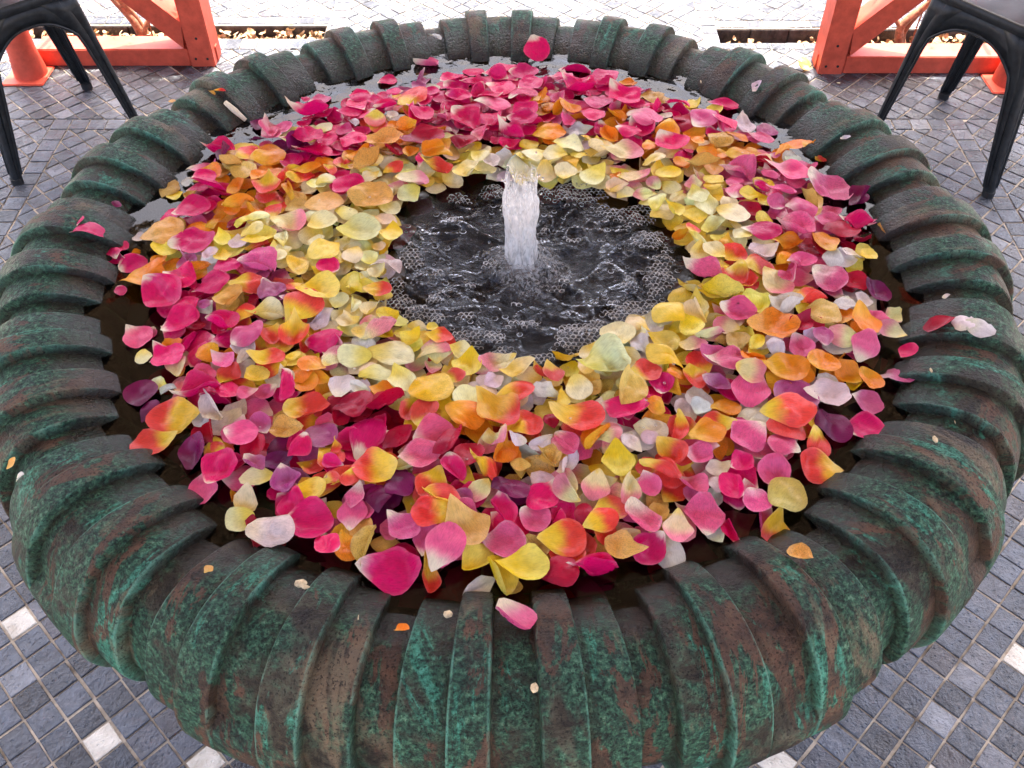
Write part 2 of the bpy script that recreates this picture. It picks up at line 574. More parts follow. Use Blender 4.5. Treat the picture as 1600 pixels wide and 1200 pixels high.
for nm_, b in (('planting_bed', BED_R), ('planting_bed', BED_L)):
    side = 'right' if b[0] > 0 else 'left'
    root = tag(empty(nm_, ((b[0] + b[1]) / 2, b[2], ZF - 0.05)), 'narrow sunken planting bed full of dry leaves behind the %s orange frame' % side, 'planting bed', 'planting beds')
    q = MB()
    zb = ZF - (0.052 if side == 'right' else 0.04)
    n_ = 60
    V = []
    for i in range(n_ + 1):
        x = b[0] + (b[1] - b[0]) * i / n_
        for j in range(5):
            y = b[2] + (b[3] - b[2]) * j / 4
            V.append((x, y, zb + 0.008 * n3(x * 14, y * 30)))
    F = [(i * 5 + j, (i + 1) * 5 + j, (i + 1) * 5 + j + 1, i * 5 + j + 1) for i in range(n_) for j in range(4)]
    q.add(V, F)
    o = q.build('soil', MAT['soil'], None, True); o.parent = root; o.matrix_parent_inverse = root.matrix_world.inverted(); 
    o.location = Vector((0, 0, 0)) - root.location
    # slate edging along the far side and the end, rough faced
    q = MB()
    for k in range(14):
        x0 = b[0] + (b[1] - b[0]) * k / 14; x1 = b[0] + (b[1] - b[0]) * (k + 1) / 14
        q.box((x0 + 0.001, b[3] - 0.004 - 0.003 * random.random(), ZF - 0.068), (x1 - 0.001, b[3] + 0.03, ZF - 0.001), 0.002)
    q.box((b[0] - 0.03 if side == 'right' else b[1] - 0.005, b[2] + .002, ZF - 0.068), (b[0] + 0.005 if side == 'right' else b[1] + 0.03, b[3] - 0.008, ZF - 0.0015), 0.002)
    q.box((b[0], b[2] - 0.03, ZF - 0.068), (b[1], b[2] + 0.002, ZF - 0.0012), 0.001)
    o = q.build('edging', MAT['stone'], root)
    o.location = -root.location

# ---- tiles
TS = 0.0515
U_OFF, V_OFF = 0.20, 0.879
S2 = math.sqrt(0.5)


def clip(poly, nx, ny, d):
    """keep the part with nx*x + ny*y <= d"""
    out = []
    for i in range(len(poly)):
        a, b = poly[i], poly[(i + 1) % len(poly)]
        da, db = nx * a[0] + ny * a[1] - d, nx * b[0] + ny * b[1] - d
        if da <= 0: out.append(a)
        if (da < 0 < db) or (db < 0 < da):
            t = da / (da - db)
            out.append((a[0] + t * (b[0] - a[0]), a[1] + t * (b[1] - a[1])))
    return out


def clip_rect(poly, x0, x1, y0, y1):
    for c_ in ((-1, 0, -x0), (1, 0, x1), (0, -1, -y0), (0, 1, y1)):
        poly = clip(poly, *c_)
        if len(poly) < 3: return []
    return poly


def area(p):
    return 0.5 * abs(sum(p[i][0] * p[(i + 1) % len(p)][1] - p[(i + 1) % len(p)][0] * p[i][1] for i in range(len(p))))


BX, BY, BW = 1.335, 1.415, 0.056       # inner edge of the square border round the fountain
PL, PR = (-0.628, -0.574), (0.668, 0.722)  # straight bands flanking the path at the back
YB = 1.90
regions = [(-BX, BX, Y0, BY), (-X1, -BX - BW, Y0, BY + BW), (BX + BW, X1, Y0, BY + BW), (-X1, X1, BY + BW, YB),
           (PL[1], PR[0], YB, Y1), (X0, PL[0], 2.128, Y1), (PR[1], X1, 2.104, Y1)]
tiles = []
rt = random.Random(3)


def diag_cells(x0, x1, y0, y1):
    us = [(x + y) * S2 / TS for x in (x0, x1) for y in (y0, y1)]
    vs_ = [(y - x) * S2 / TS for x in (x0, x1) for y in (y0, y1)]
    for i in range(int(min(us)) - 2, int(max(us)) + 2):
        for j in range(int(min(vs_)) - 2, int(max(vs_)) + 2):
            pts = []
            for a, b in ((0, 0), (1, 0), (1, 1), (0, 1)):
                u, v = (i + a + U_OFF) * TS, (j + b + V_OFF) * TS
                pts.append(((u - v) * S2, (u + v) * S2))
            p = clip_rect(pts, x0, x1, y0, y1)
            if len(p) >= 3 and area(p) > 1.2e-4:
                yield p


for rg in regions:
    tiles += list(diag_cells(*rg))


def strip(x0, x1, y0, y1, along):
    L = (x1 - x0) if along == 'x' else (y1 - y0)
    n = max(1, round(L / 0.056))
    for k in range(n):
        a, b = k / n, (k + 1) / n
        if along == 'x':
            tiles.append([(x0 + L * a, y0), (x0 + L * b, y0), (x0 + L * b, y1), (x0 + L * a, y1)])
        else:
            tiles.append([(x0, y0 + L * a), (x1, y0 + L * a), (x1, y0 + L * b), (x0, y0 + L * b)])


strip(-BX - BW, -BX, Y0, BY + BW, 'y'); strip(BX, BX + BW, Y0, BY + BW, 'y'); strip(-BX, BX, BY, BY + BW, 'x')
strip(*PL, YB, Y1, 'y'); strip(*PR, YB, Y1, 'y')
strip(X0, PL[0], 2.076, 2.128, 'x'); strip(PR[1], X1, 2.051, 2.104, 'x')
strip(X0, PL[0], YB, 1.972, 'x')
strip(PR[1], X1, YB, 1.942, 'x')

white_at = [(-.90, -.215), (-.68, -.434), (-.48, -.475), (-.225, -.475), (.685, -.265), (.91, -.265), (.69, -.49), (.455, -.49), (.235, -.485)]
rim_hull = [[to_px((r_ * math.cos(t * math.pi / 60), r_ * math.sin(t * math.pi / 60), z_))[:2] for t in range(120)] for r_, z_ in ((0.735, -0.06), (0.66, 0.045))]


def in_poly(p, poly):
    c_ = False
    for i in range(len(poly)):
        (x1, y1), (x2, y2) = poly[i], poly[i - 1]
        if (y1 > p[1]) != (y2 > p[1]) and p[0] < (x2 - x1) * (p[1] - y1) / (y2 - y1) + x1:
            c_ = not c_
    return c_


def inset(poly, d):
    cx_ = sum(p[0] for p in poly) / len(poly); cy_ = sum(p[1] for p in poly) / len(poly)
    # offset each edge inwards by d
    out = []
    n = len(poly)
    sgn = 1 if sum(poly[i][0] * poly[(i + 1) % n][1] - poly[(i + 1) % n][0] * poly[i][1] for i in range(n)) > 0 else -1
    res = list(poly)
    for i in range(n):
        a, b = poly[i], poly[(i + 1) % n]
        ex, ey = b[0] - a[0], b[1] - a[1]
        L = math.hypot(ex, ey)
        if L < 1e-6: continue
        nx, ny = ey / L * sgn, -ex / L * sgn
        res = clip(res, nx, ny, nx * a[0] + ny * a[1] - d)
        if len(res) < 3: return []
    return res


info = []
for p in tiles:
    c_ = (sum(q[0] for q in p) / len(p), sum(q[1] for q in p) / len(p))
    if math.hypot(*c_) < 0.2: continue
    x, y, dep = to_px((c_[0], c_[1], ZF))
    vis = dep > 0.1 and -30 < x < 1630 and -15 < y < 1230 and not any(in_poly((x, y), h) for h in rim_hull)
    a_ = area(p)
    score = a_ / dep ** 2 * (0.4 + 0.6 * (CAM[2] - ZF) / dep) if vis else 0
    iswhite = a_ > 0.0015 and any(math.hypot(c_[0] - q[0], c_[1] - q[1]) < 0.031 for q in white_at)
    info.append((score, p, c_, iswhite))
# only one white tile per listed spot
for q in white_at:
    c_list = sorted([i for i in range(len(info)) if info[i][3] and math.hypot(info[i][2][0] - q[0], info[i][2][1] - q[1]) < 0.05], key=lambda i: math.hypot(info[i][2][0] - q[0], info[i][2][1] - q[1]))
    for i in c_list[1:]:
        info[i] = (*info[i][:3], False)
info.sort(key=lambda t: -t[0])
rest_v, rest_f, rest_m = [], [], []


def tile_geo(p, c_):
    g = rt.uniform(0.0015, 0.0026)
    jx, jy = rt.gauss(0, 0.0005), rt.gauss(0, 0.0005)
    a = inset(p, g)
    if len(a) < 3: return None
    b = inset(p, g + 0.0014)
    if len(b) != len(a):
        b = [(c_[0] + (q_[0] - c_[0]) * 0.93, c_[1] + (q_[1] - c_[1]) * 0.93) for q_ in a]
    ang = rt.gauss(0, 0.012)
    ca, sa = math.cos(ang), math.sin(ang)
    tx, ty = rt.gauss(0, 0.018), rt.gauss(0, 0.018)
    h = rt.uniform(0.0022, 0.0036)
    def tr(q, z):
        dx, dy = q[0] - c_[0], q[1] - c_[1]
        return (ca * dx - sa * dy + jx, sa * dx + ca * dy + jy, z + dx * tx + dy * ty)
    n = len(a)
    V = [tr(q, -0.004) for q in a] + [tr(q, h - 0.001) for q in a] + [tr(q, h) for q in b]
    F = [tuple(range(2 * n, 3 * n))]
    for i in range(n):
        k = (i + 1) % n
        F.append((i, k, n + k, n + i)); F.append((n + i, n + k, 2 * n + k, 2 * n + i))
    return V, F


n_part = 0
for sc_, p, c_, wh in info:
    g = tile_geo(p, c_)
    if g is None: continue
    if n_part < 296 and (sc_ > 0):
        o = link_mesh('tile', g[0], g[1], MAT['white'] if wh else MAT['tile'], floor, False)
        o.location = (c_[0], c_[1], ZF)
        n_part += 1
    else:
        b_ = len(rest_v)
        rest_v += [(v[0] + c_[0], v[1] + c_[1], v[2] + ZF) for v in g[0]]
        rest_f += [tuple(i + b_ for i in f) for f in g[1]]
o = link_mesh('tile_field', rest_v, rest_f, MAT['tile'], floor, False)
o['kind'] = 'stuff'

# ------------------------------------------------------------------ unseen canopy over the fountain, shaped so its shade ends at the orange frames
q = MB()
ZC = 2.05
YC = 1.70 + (ZC - ZF) / math.tan(SUN_EL) * math.cos(SUN_AZ)
CX0, CX1, CY0 = -2.3, 2.4, -1.9
nx_, ny_ = 24, 24
V = []
for i in range(nx_ + 1):
    for j in range(ny_ + 1):
        a, b = i / nx_, j / ny_
        V.append((CX0 + (CX1 - CX0) * a, CY0 + (YC - CY0) * b, ZC - 0.12 * math.sin(math.pi * a) * math.sin(math.pi * b)))
F = [(i * (ny_ + 1) + j, (i + 1) * (ny_ + 1) + j, (i + 1) * (ny_ + 1) + j + 1, i * (ny_ + 1) + j + 1) for i in range(nx_) for j in range(ny_)]
root = tag(empty('canopy', (0, 0, ZF)), 'unseen canvas canopy shading the fountain', 'canopy')
o = link_mesh('cloth', V, F, MAT['canvas'], root); o.location = (0, 0, -ZF)
for x in (CX0 + .03, CX1 - .03):
    for y in (CY0 + .03, YC - .03):
        q = MB(); q.tube([(x, y, 0), (x, y, ZC - ZF + 0.01)], 0.035, 12)
        q.build('post', MAT['orange'], root, True)

# ------------------------------------------------------------------ FOUNTAIN BASIN
basin = tag(empty('fountain_basin', (0, 0, ZF)), 'wide round bronze fountain basin with ribbed verdigris rim', 'fountain')
prof_pts = [(0.520, -0.055), (0.534, -0.026), (0.547, 0.000), (0.563, 0.017), (0.590, 0.032), (0.625, 0.042), (0.660, 0.041), (0.692, 0.026), (0.717, -0.004), (0.733, -0.045), (0.737, -0.090), (0.724, -0.128), (0.700, -0.158)]


def catmull(P, t):
    n = len(P) - 1
    f = min(max(t, 0), 1) * n
    i = min(int(f), n - 1)
    u = f - i
    g = lambda k: np.array(P[min(max(k, 0), n)])
    p0, p1, p2, p3 = g(i - 1), g(i), g(i + 1), g(i + 2)
    return 0.5 * ((2 * p1) + (-p0 + p2) * u + (2 * p0 - 5 * p1 + 4 * p2 - p3) * u * u + (-p0 + 3 * p1 - 3 * p2 + p3) * u ** 3)


NS = 56
PR_, NR_ = [], []
for k in range(NS + 1):
    t = k / NS
    p = catmull(prof_pts, t)
    d = catmull(prof_pts, t + 0.004) - catmull(prof_pts, t - 0.004)
    d /= np.linalg.norm(d)
    PR_.append(p); NR_.append(np.array([-d[1], d[0]]))   # left normal points up/outwards
LOW, MID, TALL, PAN = -0.025, -0.011, 0.0, -0.012


def pan_level(k):
    t = k / NS
    # recessed panel runs out over the lip and is closed by a sloped end
    return PAN if t < 0.735 else (PAN + (0 - PAN) * min(1, (t - 0.735) / 0.03))


def lev(kind, k):
    return {'low': LOW, 'mid': MID, 'tall': TALL}.get(kind) if kind != 'pan' else pan_level(k)


UNIT = [('low', 0.135), ('mid', 0.182), ('tall', 0.165), ('pan', 0.171), ('tall', 0.165), ('mid', 0.182)]
NU = 16
ua = 2 * math.pi / NU
names = {'low': 'groove', 'mid': 'side_rib', 'tall': 'tall_rib', 'pan': 'recessed_panel'}
rot0 = -math.pi / 2 + R(1.2)
rb = random.Random(11)
# uneven hand-cast joints
starts = []
for n in range(NU):
    a = rot0 + n * ua - ua * (0.135 + 0.182 + 0.165 + 0.0855)
    for kind, wd in UNIT:
        starts.append((a + rb.gauss(0, ua * 0.006), kind))
        a += wd * ua
cnt = len(starts)
for i in range(cnt):
    a0, kind = starts[i]
    a1 = starts[(i + 1) % cnt][0] + (2 * math.pi if i == cnt - 1 else 0)
    lk_, rk_ = starts[i - 1][1], starts[(i + 1) % cnt][1]
    W_ = a1 - a0
    bw = 0.0026 / 0.62
    order = {'low': 0, 'pan': 1, 'mid': 2, 'tall': 3}
    lower_l, lower_r = order[lk_] < order[kind], order[rk_] < order[kind]
    cols_ = []
    # (angle, kind of level, drop fraction, wear, grime)
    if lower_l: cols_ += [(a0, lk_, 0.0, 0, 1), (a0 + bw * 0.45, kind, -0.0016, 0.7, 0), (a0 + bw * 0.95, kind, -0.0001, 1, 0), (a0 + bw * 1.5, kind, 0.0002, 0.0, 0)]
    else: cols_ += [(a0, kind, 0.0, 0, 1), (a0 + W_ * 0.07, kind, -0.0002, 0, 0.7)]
    inner = 5
    lo_ = cols_[-1][0]
    hw = bw * 2.2
    hi_ = a1 - (bw * 1.5 if lower_r else W_ * 0.07)
    for k in range(1, inner):
        cols_.append((lo_ + (hi_ - lo_) * k / inner, kind, 0.0005 * math.sin(math.pi * k / inner), 0, 0))
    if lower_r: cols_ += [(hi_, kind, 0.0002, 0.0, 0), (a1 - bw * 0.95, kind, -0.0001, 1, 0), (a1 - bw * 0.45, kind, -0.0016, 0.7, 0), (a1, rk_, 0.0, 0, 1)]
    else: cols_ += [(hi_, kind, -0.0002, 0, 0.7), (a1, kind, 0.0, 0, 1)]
    V, C, F, RU = [], [], [], []
    for (a, kd, dz, wear, crease) in cols_:
        for k in range(NS + 1):
            p, nn = PR_[k], NR_[k]
            l = lev(kd, k) * (1 + 0.15 * sstep(0.35, 0.8, k / NS)) + dz
            r_, z_ = p[0] + nn[0] * l, p[1] + nn[1] * l
            x, y = r_ * math.cos(a), r_ * math.sin(a)
            dn = 0.0012 * fbm(x * 16, y * 16, z_ * 16, 3) + 0.0022 * n3(x * 4 + 9, y * 4, z_ * 4)
            r_ += nn[0] * dn; z_ += nn[1] * dn
            V.append((r_ * math.cos(a), r_ * math.sin(a), z_))
            t = k / NS
            wet = max(0.0, min(1.0, 1.25 - max(0, (z_ - 0.0)) / 0.040)) * sstep(0.47, 0.36, t)
            C.append((wear, crease * 0.9, wet, 1)); RU.append((a * 0.64, t * 0.14, 0.0))
    M_ = NS + 1
    for c_ in range(len(cols_) - 1):
        for k in range(NS):
            F.append((c_ * M_ + k, c_ * M_ + k + 1, (c_ + 1) * M_ + k + 1, (c_ + 1) * M_ + k))
    o = link_mesh(names[kind], V, F, MAT['bronze'], basin, True, C)
    a_ = o.data.attributes.new('RibUV', 'FLOAT_VECTOR', 'POINT'); a_.data.foreach_set('vector', np.asarray(RU, dtype=np.float32).ravel())
    smooth_by_angle(o, 32)
    o.location = (0, 0, -ZF)

q = MB()
q.lathe([(0.672, -0.150), (0.64, -0.185), (0.55, -0.24), (0.40, -0.30), (0.24, -0.34), (0.15, -0.37)], 96)
o = q.build('bowl', MAT['bronze'], basin, True); o.location = (0, 0, -ZF)
q = MB()
q.lathe([(0.535, -0.028), (0.50, -0.075), (0.40, -0.12), (0.2, -0.15), (0.001, -0.155)], 96)
o = q.build('bowl_inside', MAT['bowl'], basin, True); o.location = (0, 0, -ZF)
q = MB()
q.lathe([(0.155, -0.36), (0.11, -0.40), (0.095, -0.47), (0.11, -0.55), (0.16, -0.60), (0.20, -0.63), (0.22, -0.655), (0.22, ZF)], 64)
o = q.build('pedestal', MAT['bronze'], basin, True); o.location = (0, 0, -ZF)

# ------------------------------------------------------------------ WATER
POOL = (0.037, -0.022)
PA, PB = 0.205, 0.195


def pool_d(x, y):
    a = math.atan2((y - POOL[1]) / PB, (x - POOL[0]) / PA)
    wob = 1 + 0.06 * math.sin(3 * a + 1) + 0.04 * math.sin(5 * a + 2.2)
    return math.hypot((x - POOL[0]) / PA, (y - POOL[1]) / PB) / wob


def water_h(x, y):
    d = pool_d(x, y)
    k = sstep(1.2, 0.75, d)
    h = 0.0005 * n3(x * 30, y * 30, 2.0) + 0.0022 * sstep(0.1, 0.4, y) * n3(x * 32, y * 42, 5)
    if k > 0:
        wx, wy = x + 0.03 * n3(x * 14, y * 14, 7), y + 0.03 * n3(x * 14, y * 14, 17)
        rid = 1 - abs(n3(wx * 26, wy * 36, 3.3)) * 2
        h += k * 1.25 * (0.0065 * n3(wx * 22, wy * 30, 1.7) + 0.005 * rid * rid + 0.0024 * n3(x * 70, y * 80, 9) - 0.004)
        jd = math.hypot(x - 0.024, y + 0.015)
        h += 0.012 * math.exp(-(jd / 0.045) ** 2) - 0.008 * math.exp(-((jd - 0.075) / 0.03) ** 2)
    return h


V, F, C = [], [], []
NA = 320
rad = [0.0015 * 0 + 0.001] + [0.0035 * i for i in range(1, 66)] + [0.2275 + 0.0085 * i for i in range(1, 43)]
for r_ in rad:
    for k in range(NA):
        a = 2 * math.pi * k / NA
        fx = POOL[0] * sstep(0.5, 0.25, r_); fy = POOL[1] * sstep(0.5, 0.25, r_)
        x, y = fx + r_ * math.cos(a), fy + r_ * math.sin(a)
        V.append((x, y, water_h(x, y)))
        C.append((sstep(1.12, 0.72, pool_d(x, y)), sstep(0.12, 0.34, y), 0, 1))
for i in range(len(rad) - 1):
    for k in range(NA):
        F.append((i * NA + k, (i + 1) * NA + k, (i + 1) * NA + (k + 1) % NA, i * NA + (k + 1) % NA))
water = tag(link_mesh('water', V, F, MAT['water'], None, True, C), 'dark water filling the fountain basin', None, None, 'structure')

# ---- bubble rafts on the pool (honeycomb films)
rafts = [(590, 205, 75, 42), (1000, 215, 185, 62), (1185, 305, 80, 32), (150, 545, 62, 72), (70, 790, 90, 60), (215, 865, 115, 60), (730, 905, 125, 46), (500, 975, 180, 48), (640, 1065, 80, 34),
         (1055, 960, 178, 112), (1295, 830, 135, 80), (1455, 650, 80, 110), (1395, 470, 115, 55), (1010, 450, 100, 52), (560, 590, 85, 50), (465, 685, 70, 32), (440, 855, 65, 34), (1290, 690, 62, 42), (370, 365, 42, 32),
         (270, 765, 70, 32), (830, 1085, 70, 28), (1480, 560, 70, 60), (850, 395, 45, 42), (1330, 330, 110, 60), (930, 680, 130, 70), (400, 230, 60, 30), (1420, 820, 60, 70), (60, 700, 60, 40), (300, 640, 40, 25), (700, 780, 40, 22)]
FV, FF = [], []
hs = 0.0041
vcache = {}


def hexv(x, y):
    key = (round(x * 1e5), round(y * 1e5))
    if key not in vcache:
        jx, jy = 0.0017 * n3(x * 400, y * 400, 1.0), 0.0017 * n3(x * 400, y * 400, 8.0)
        vcache[key] = (x + jx, y + jy)
    return vcache[key]


for i in range(-80, 81):
    for j in range(-80, 81):
        cx_ = POOL[0] + (i + 0.5 * (j & 1)) * hs * math.sqrt(3)
        cy_ = POOL[1] + j * hs * 1.5
        if pool_d(cx_, cy_) > 1.25: continue
        X, Y, _ = to_px((cx_, cy_, 0.003))
        zx, zy = (X - 600) * 3.404, (Y - 240) * 3.404
        best = 9
        for (rx, ry, ra, rb_) in rafts:
            best = min(best, math.hypot((zx - rx) / ra, (zy - ry) / rb_))
        best = best * 1.12 + 0.34 * n3(cx_ * 60, cy_ * 60, 4)
        best += 0.5 * sstep(0.85, 0.5, pool_d(cx_, cy_)) - 0.12 * sstep(0.8, 1.05, pool_d(cx_, cy_))
        if best > 1.0: continue
        dome = 0.003 * (1 - best * best) ** 0.5 if best > 0 else 0.003
        base = water_h(cx_, cy_) + 0.0012
        b_ = len(FV)
        corners = [hexv(cx_ + hs * math.cos(R(60 * k + 30)), cy_ + hs * math.sin(R(60 * k + 30))) for k in range(6)]
        if random.random() < 0.04: continue
        fr_ = random.uniform(0.68, 0.86)
        for (x, y) in corners: FV.append((x, y, base + dome + 0.0012))
        for (x, y) in corners: FV.append((cx_ + (x - cx_) * fr_, cy_ + (y - cy_) * fr_, base + dome + 0.0004))
        for k in range(6):
            k2 = (k + 1) % 6
            FF.append((b_ + k, b_ + k2, b_ + 6 + k2, b_ + 6 + k))
for k in range(150):            # larger single bubbles round the rafts
    a = random.uniform(0, 6.28); d_ = random.uniform(0.55, 1.02)
    x, y = POOL[0] + PA * d_ * math.cos(a), POOL[1] + PB * d_ * math.sin(a)
    r_ = random.uniform(0.002, 0.0052)
    b_ = len(FV)
    zb_ = water_h(x, y) + 0.0012
    n_ = 6
    for rr_, dz_ in ((r_, 0.0), (r_ * 0.86, 0.0006)):
        for q_ in range(n_):
            FV.append((x + rr_ * math.cos(q_ * 2 * math.pi / n_), y + rr_ * math.sin(q_ * 2 * math.pi / n_), zb_ + dz_))
    for q_ in range(n_):
        q2 = (q_ + 1) % n_
        FF.append((b_ + q_, b_ + q2, b_ + 6 + q2, b_ + 6 + q_))
film_v, film_f = [], []
for c0 in range(0, len(FV), 12):
    ring = FV[c0 + 6:c0 + 12]
    cx_ = sum(p[0] for p in ring) / 6; cy_ = sum(p[1] for p in ring) / 6; cz_ = sum(p[2] for p in ring) / 6
    b_ = len(film_v)
    hgt = math.hypot(ring[0][0] - cx_, ring[0][1] - cy_) * random.uniform(0.4, 0.85)
    film_v += [tuple(p) for p in ring]
    film_v += [(cx_ + (p[0] - cx_) * 0.6, cy_ + (p[1] - cy_) * 0.6, cz_ + hgt * 0.75) for p in ring]
    film_v.append((cx_, cy_, cz_ + hgt))
    for k in range(6):
        k2 = (k + 1) % 6
        film_f.append((b_ + k, b_ + k2, b_ + 6 + k2, b_ + 6 + k)); film_f.append((b_ + 6 + k, b_ + 6 + k2, b_ + 12))
o = tag(link_mesh('bubble_film', film_v, film_f, MAT['film'], None, True), 'clear shiny skins of the bubbles on the pool', 'bubbles', None, 'stuff')
o = tag(link_mesh('foam', FV, FF, MAT['foam'], None, False), 'honeycomb rafts of soapy bubbles on the dark churning pool', 'foam', None, 'stuff')

# ---- jet
jet = tag(empty('water_jet', (0.024, -0.018, 0)), 'short white water jet rising from the middle of the pool', 'water jet')
V, F, C = [], [], []
NJ, NH = 56, 60
HJ = 0.178
for i in range(NH + 1):
    t = i / NH
    z = -0.006 + HJ * t
    base_r = 0.0198 + 0.006 * math.exp(-t * 14) + 0.0015 * math.sin(math.pi * t) + 0.002 * t
    for k in range(NJ):
        a = 2 * math.pi * k / NJ
        ca, sa = math.cos(a), math.sin(a)
        r_ = base_r * (1 + 0.20 * n3(ca * 1.8, sa * 1.8, z * 26) + 0.14 * n3(ca * 5, sa * 5, z * 55 + 4))
        # the top breaks into two crests
        crest = 0.5 + 0.5 * math.cos(a * 2 + 0.3)
        top = 1 - 0.12 * (1 - crest) - 0.10 * abs(n3(ca * 4, sa * 4, 3))
        zz = z if t < 0.55 else -0.006 + HJ * (0.55 + (t - 0.55) / 0.45 * (top - 0.55))
        if t > 0.8: r_ *= 1 - 0.75 * ((t - 0.8) / 0.2) ** 2 * (0.6 + 0.4 * (1 - crest))
        lean = -0.004 * t
        V.append((r_ * ca + lean, r_ * sa, zz + 0.006 * n3(ca * 3, sa * 3, z * 30) * t))
        C.append((0.86 - sstep(0.55, 1.0, t) * 0.74, 0, 0, 1))
for i in range(NH):
    for k in range(NJ):
        F.append((i * NJ + k, i * NJ + (k + 1) % NJ, (i + 1) * NJ + (k + 1) % NJ, (i + 1) * NJ + k))
o = link_mesh('column', V, F, MAT['jet'], jet, True, C)
# churned splash round the foot
V, F, C = [], [], []
for i in range(36):
    r_ = 0.018 + 0.052 * i / 35
    for k in range(96):
        a = 2 * math.pi * k / 96
        e = 1 + 0.45 * max(0, math.cos(a + 0.75)) - 0.3 * max(0, math.sin(a))
        x, y = r_ * e * math.cos(a), r_ * e * math.sin(a)
        f_ = i / 35
        h = 0.007 * (1 - f_) + (1 - f_ * 0.6) * (0.009 * abs(n3(x * 50, y * 50, 2)) + 0.0025 * n3(x * 120, y * 120, 3))
        V.append((x, y, water_h(x + 0.024, y - 0.018) + h - 0.003 * f_))
        C.append((0.34 * (1 - f_) ** 0.8 + 0.01, 0, 0, 1))
for i in range(35):
    for k in range(96):
        F.append((i * 96 + k, i * 96 + (k + 1) % 96, (i + 1) * 96 + (k + 1) % 96, (i + 1) * 96 + k))
link_mesh('splash', V, F, MAT['jet'], jet, True, C)
q = MB()
rj = random.Random(5)
ico = bmesh.new(); bmesh.ops.create_icosphere(ico, subdivisions=1, radius=1.0)
IV = [v.co.copy() for v in ico.verts]; IF = [[v.index for v in f.verts] for f in ico.faces]; ico.free()
for k in range(60):
    a = rj.uniform(0, 6.28); rr_ = rj.uniform(0.012, 0.04); z = rj.choice([rj.uniform(0.11, 0.165), rj.uniform(0.0, 0.05)])
    if z < 0.06: rr_ = rj.uniform(0.03, 0.07)
    s_ = rj.uniform(0.0008, 0.0022)
    q.add([Vector((rr_ * math.cos(a), rr_ * math.sin(a), z)) + v * s_ for v in IV], IF)
o = q.build('spray', MAT['dew'], jet, True); o['kind'] = 'stuff'

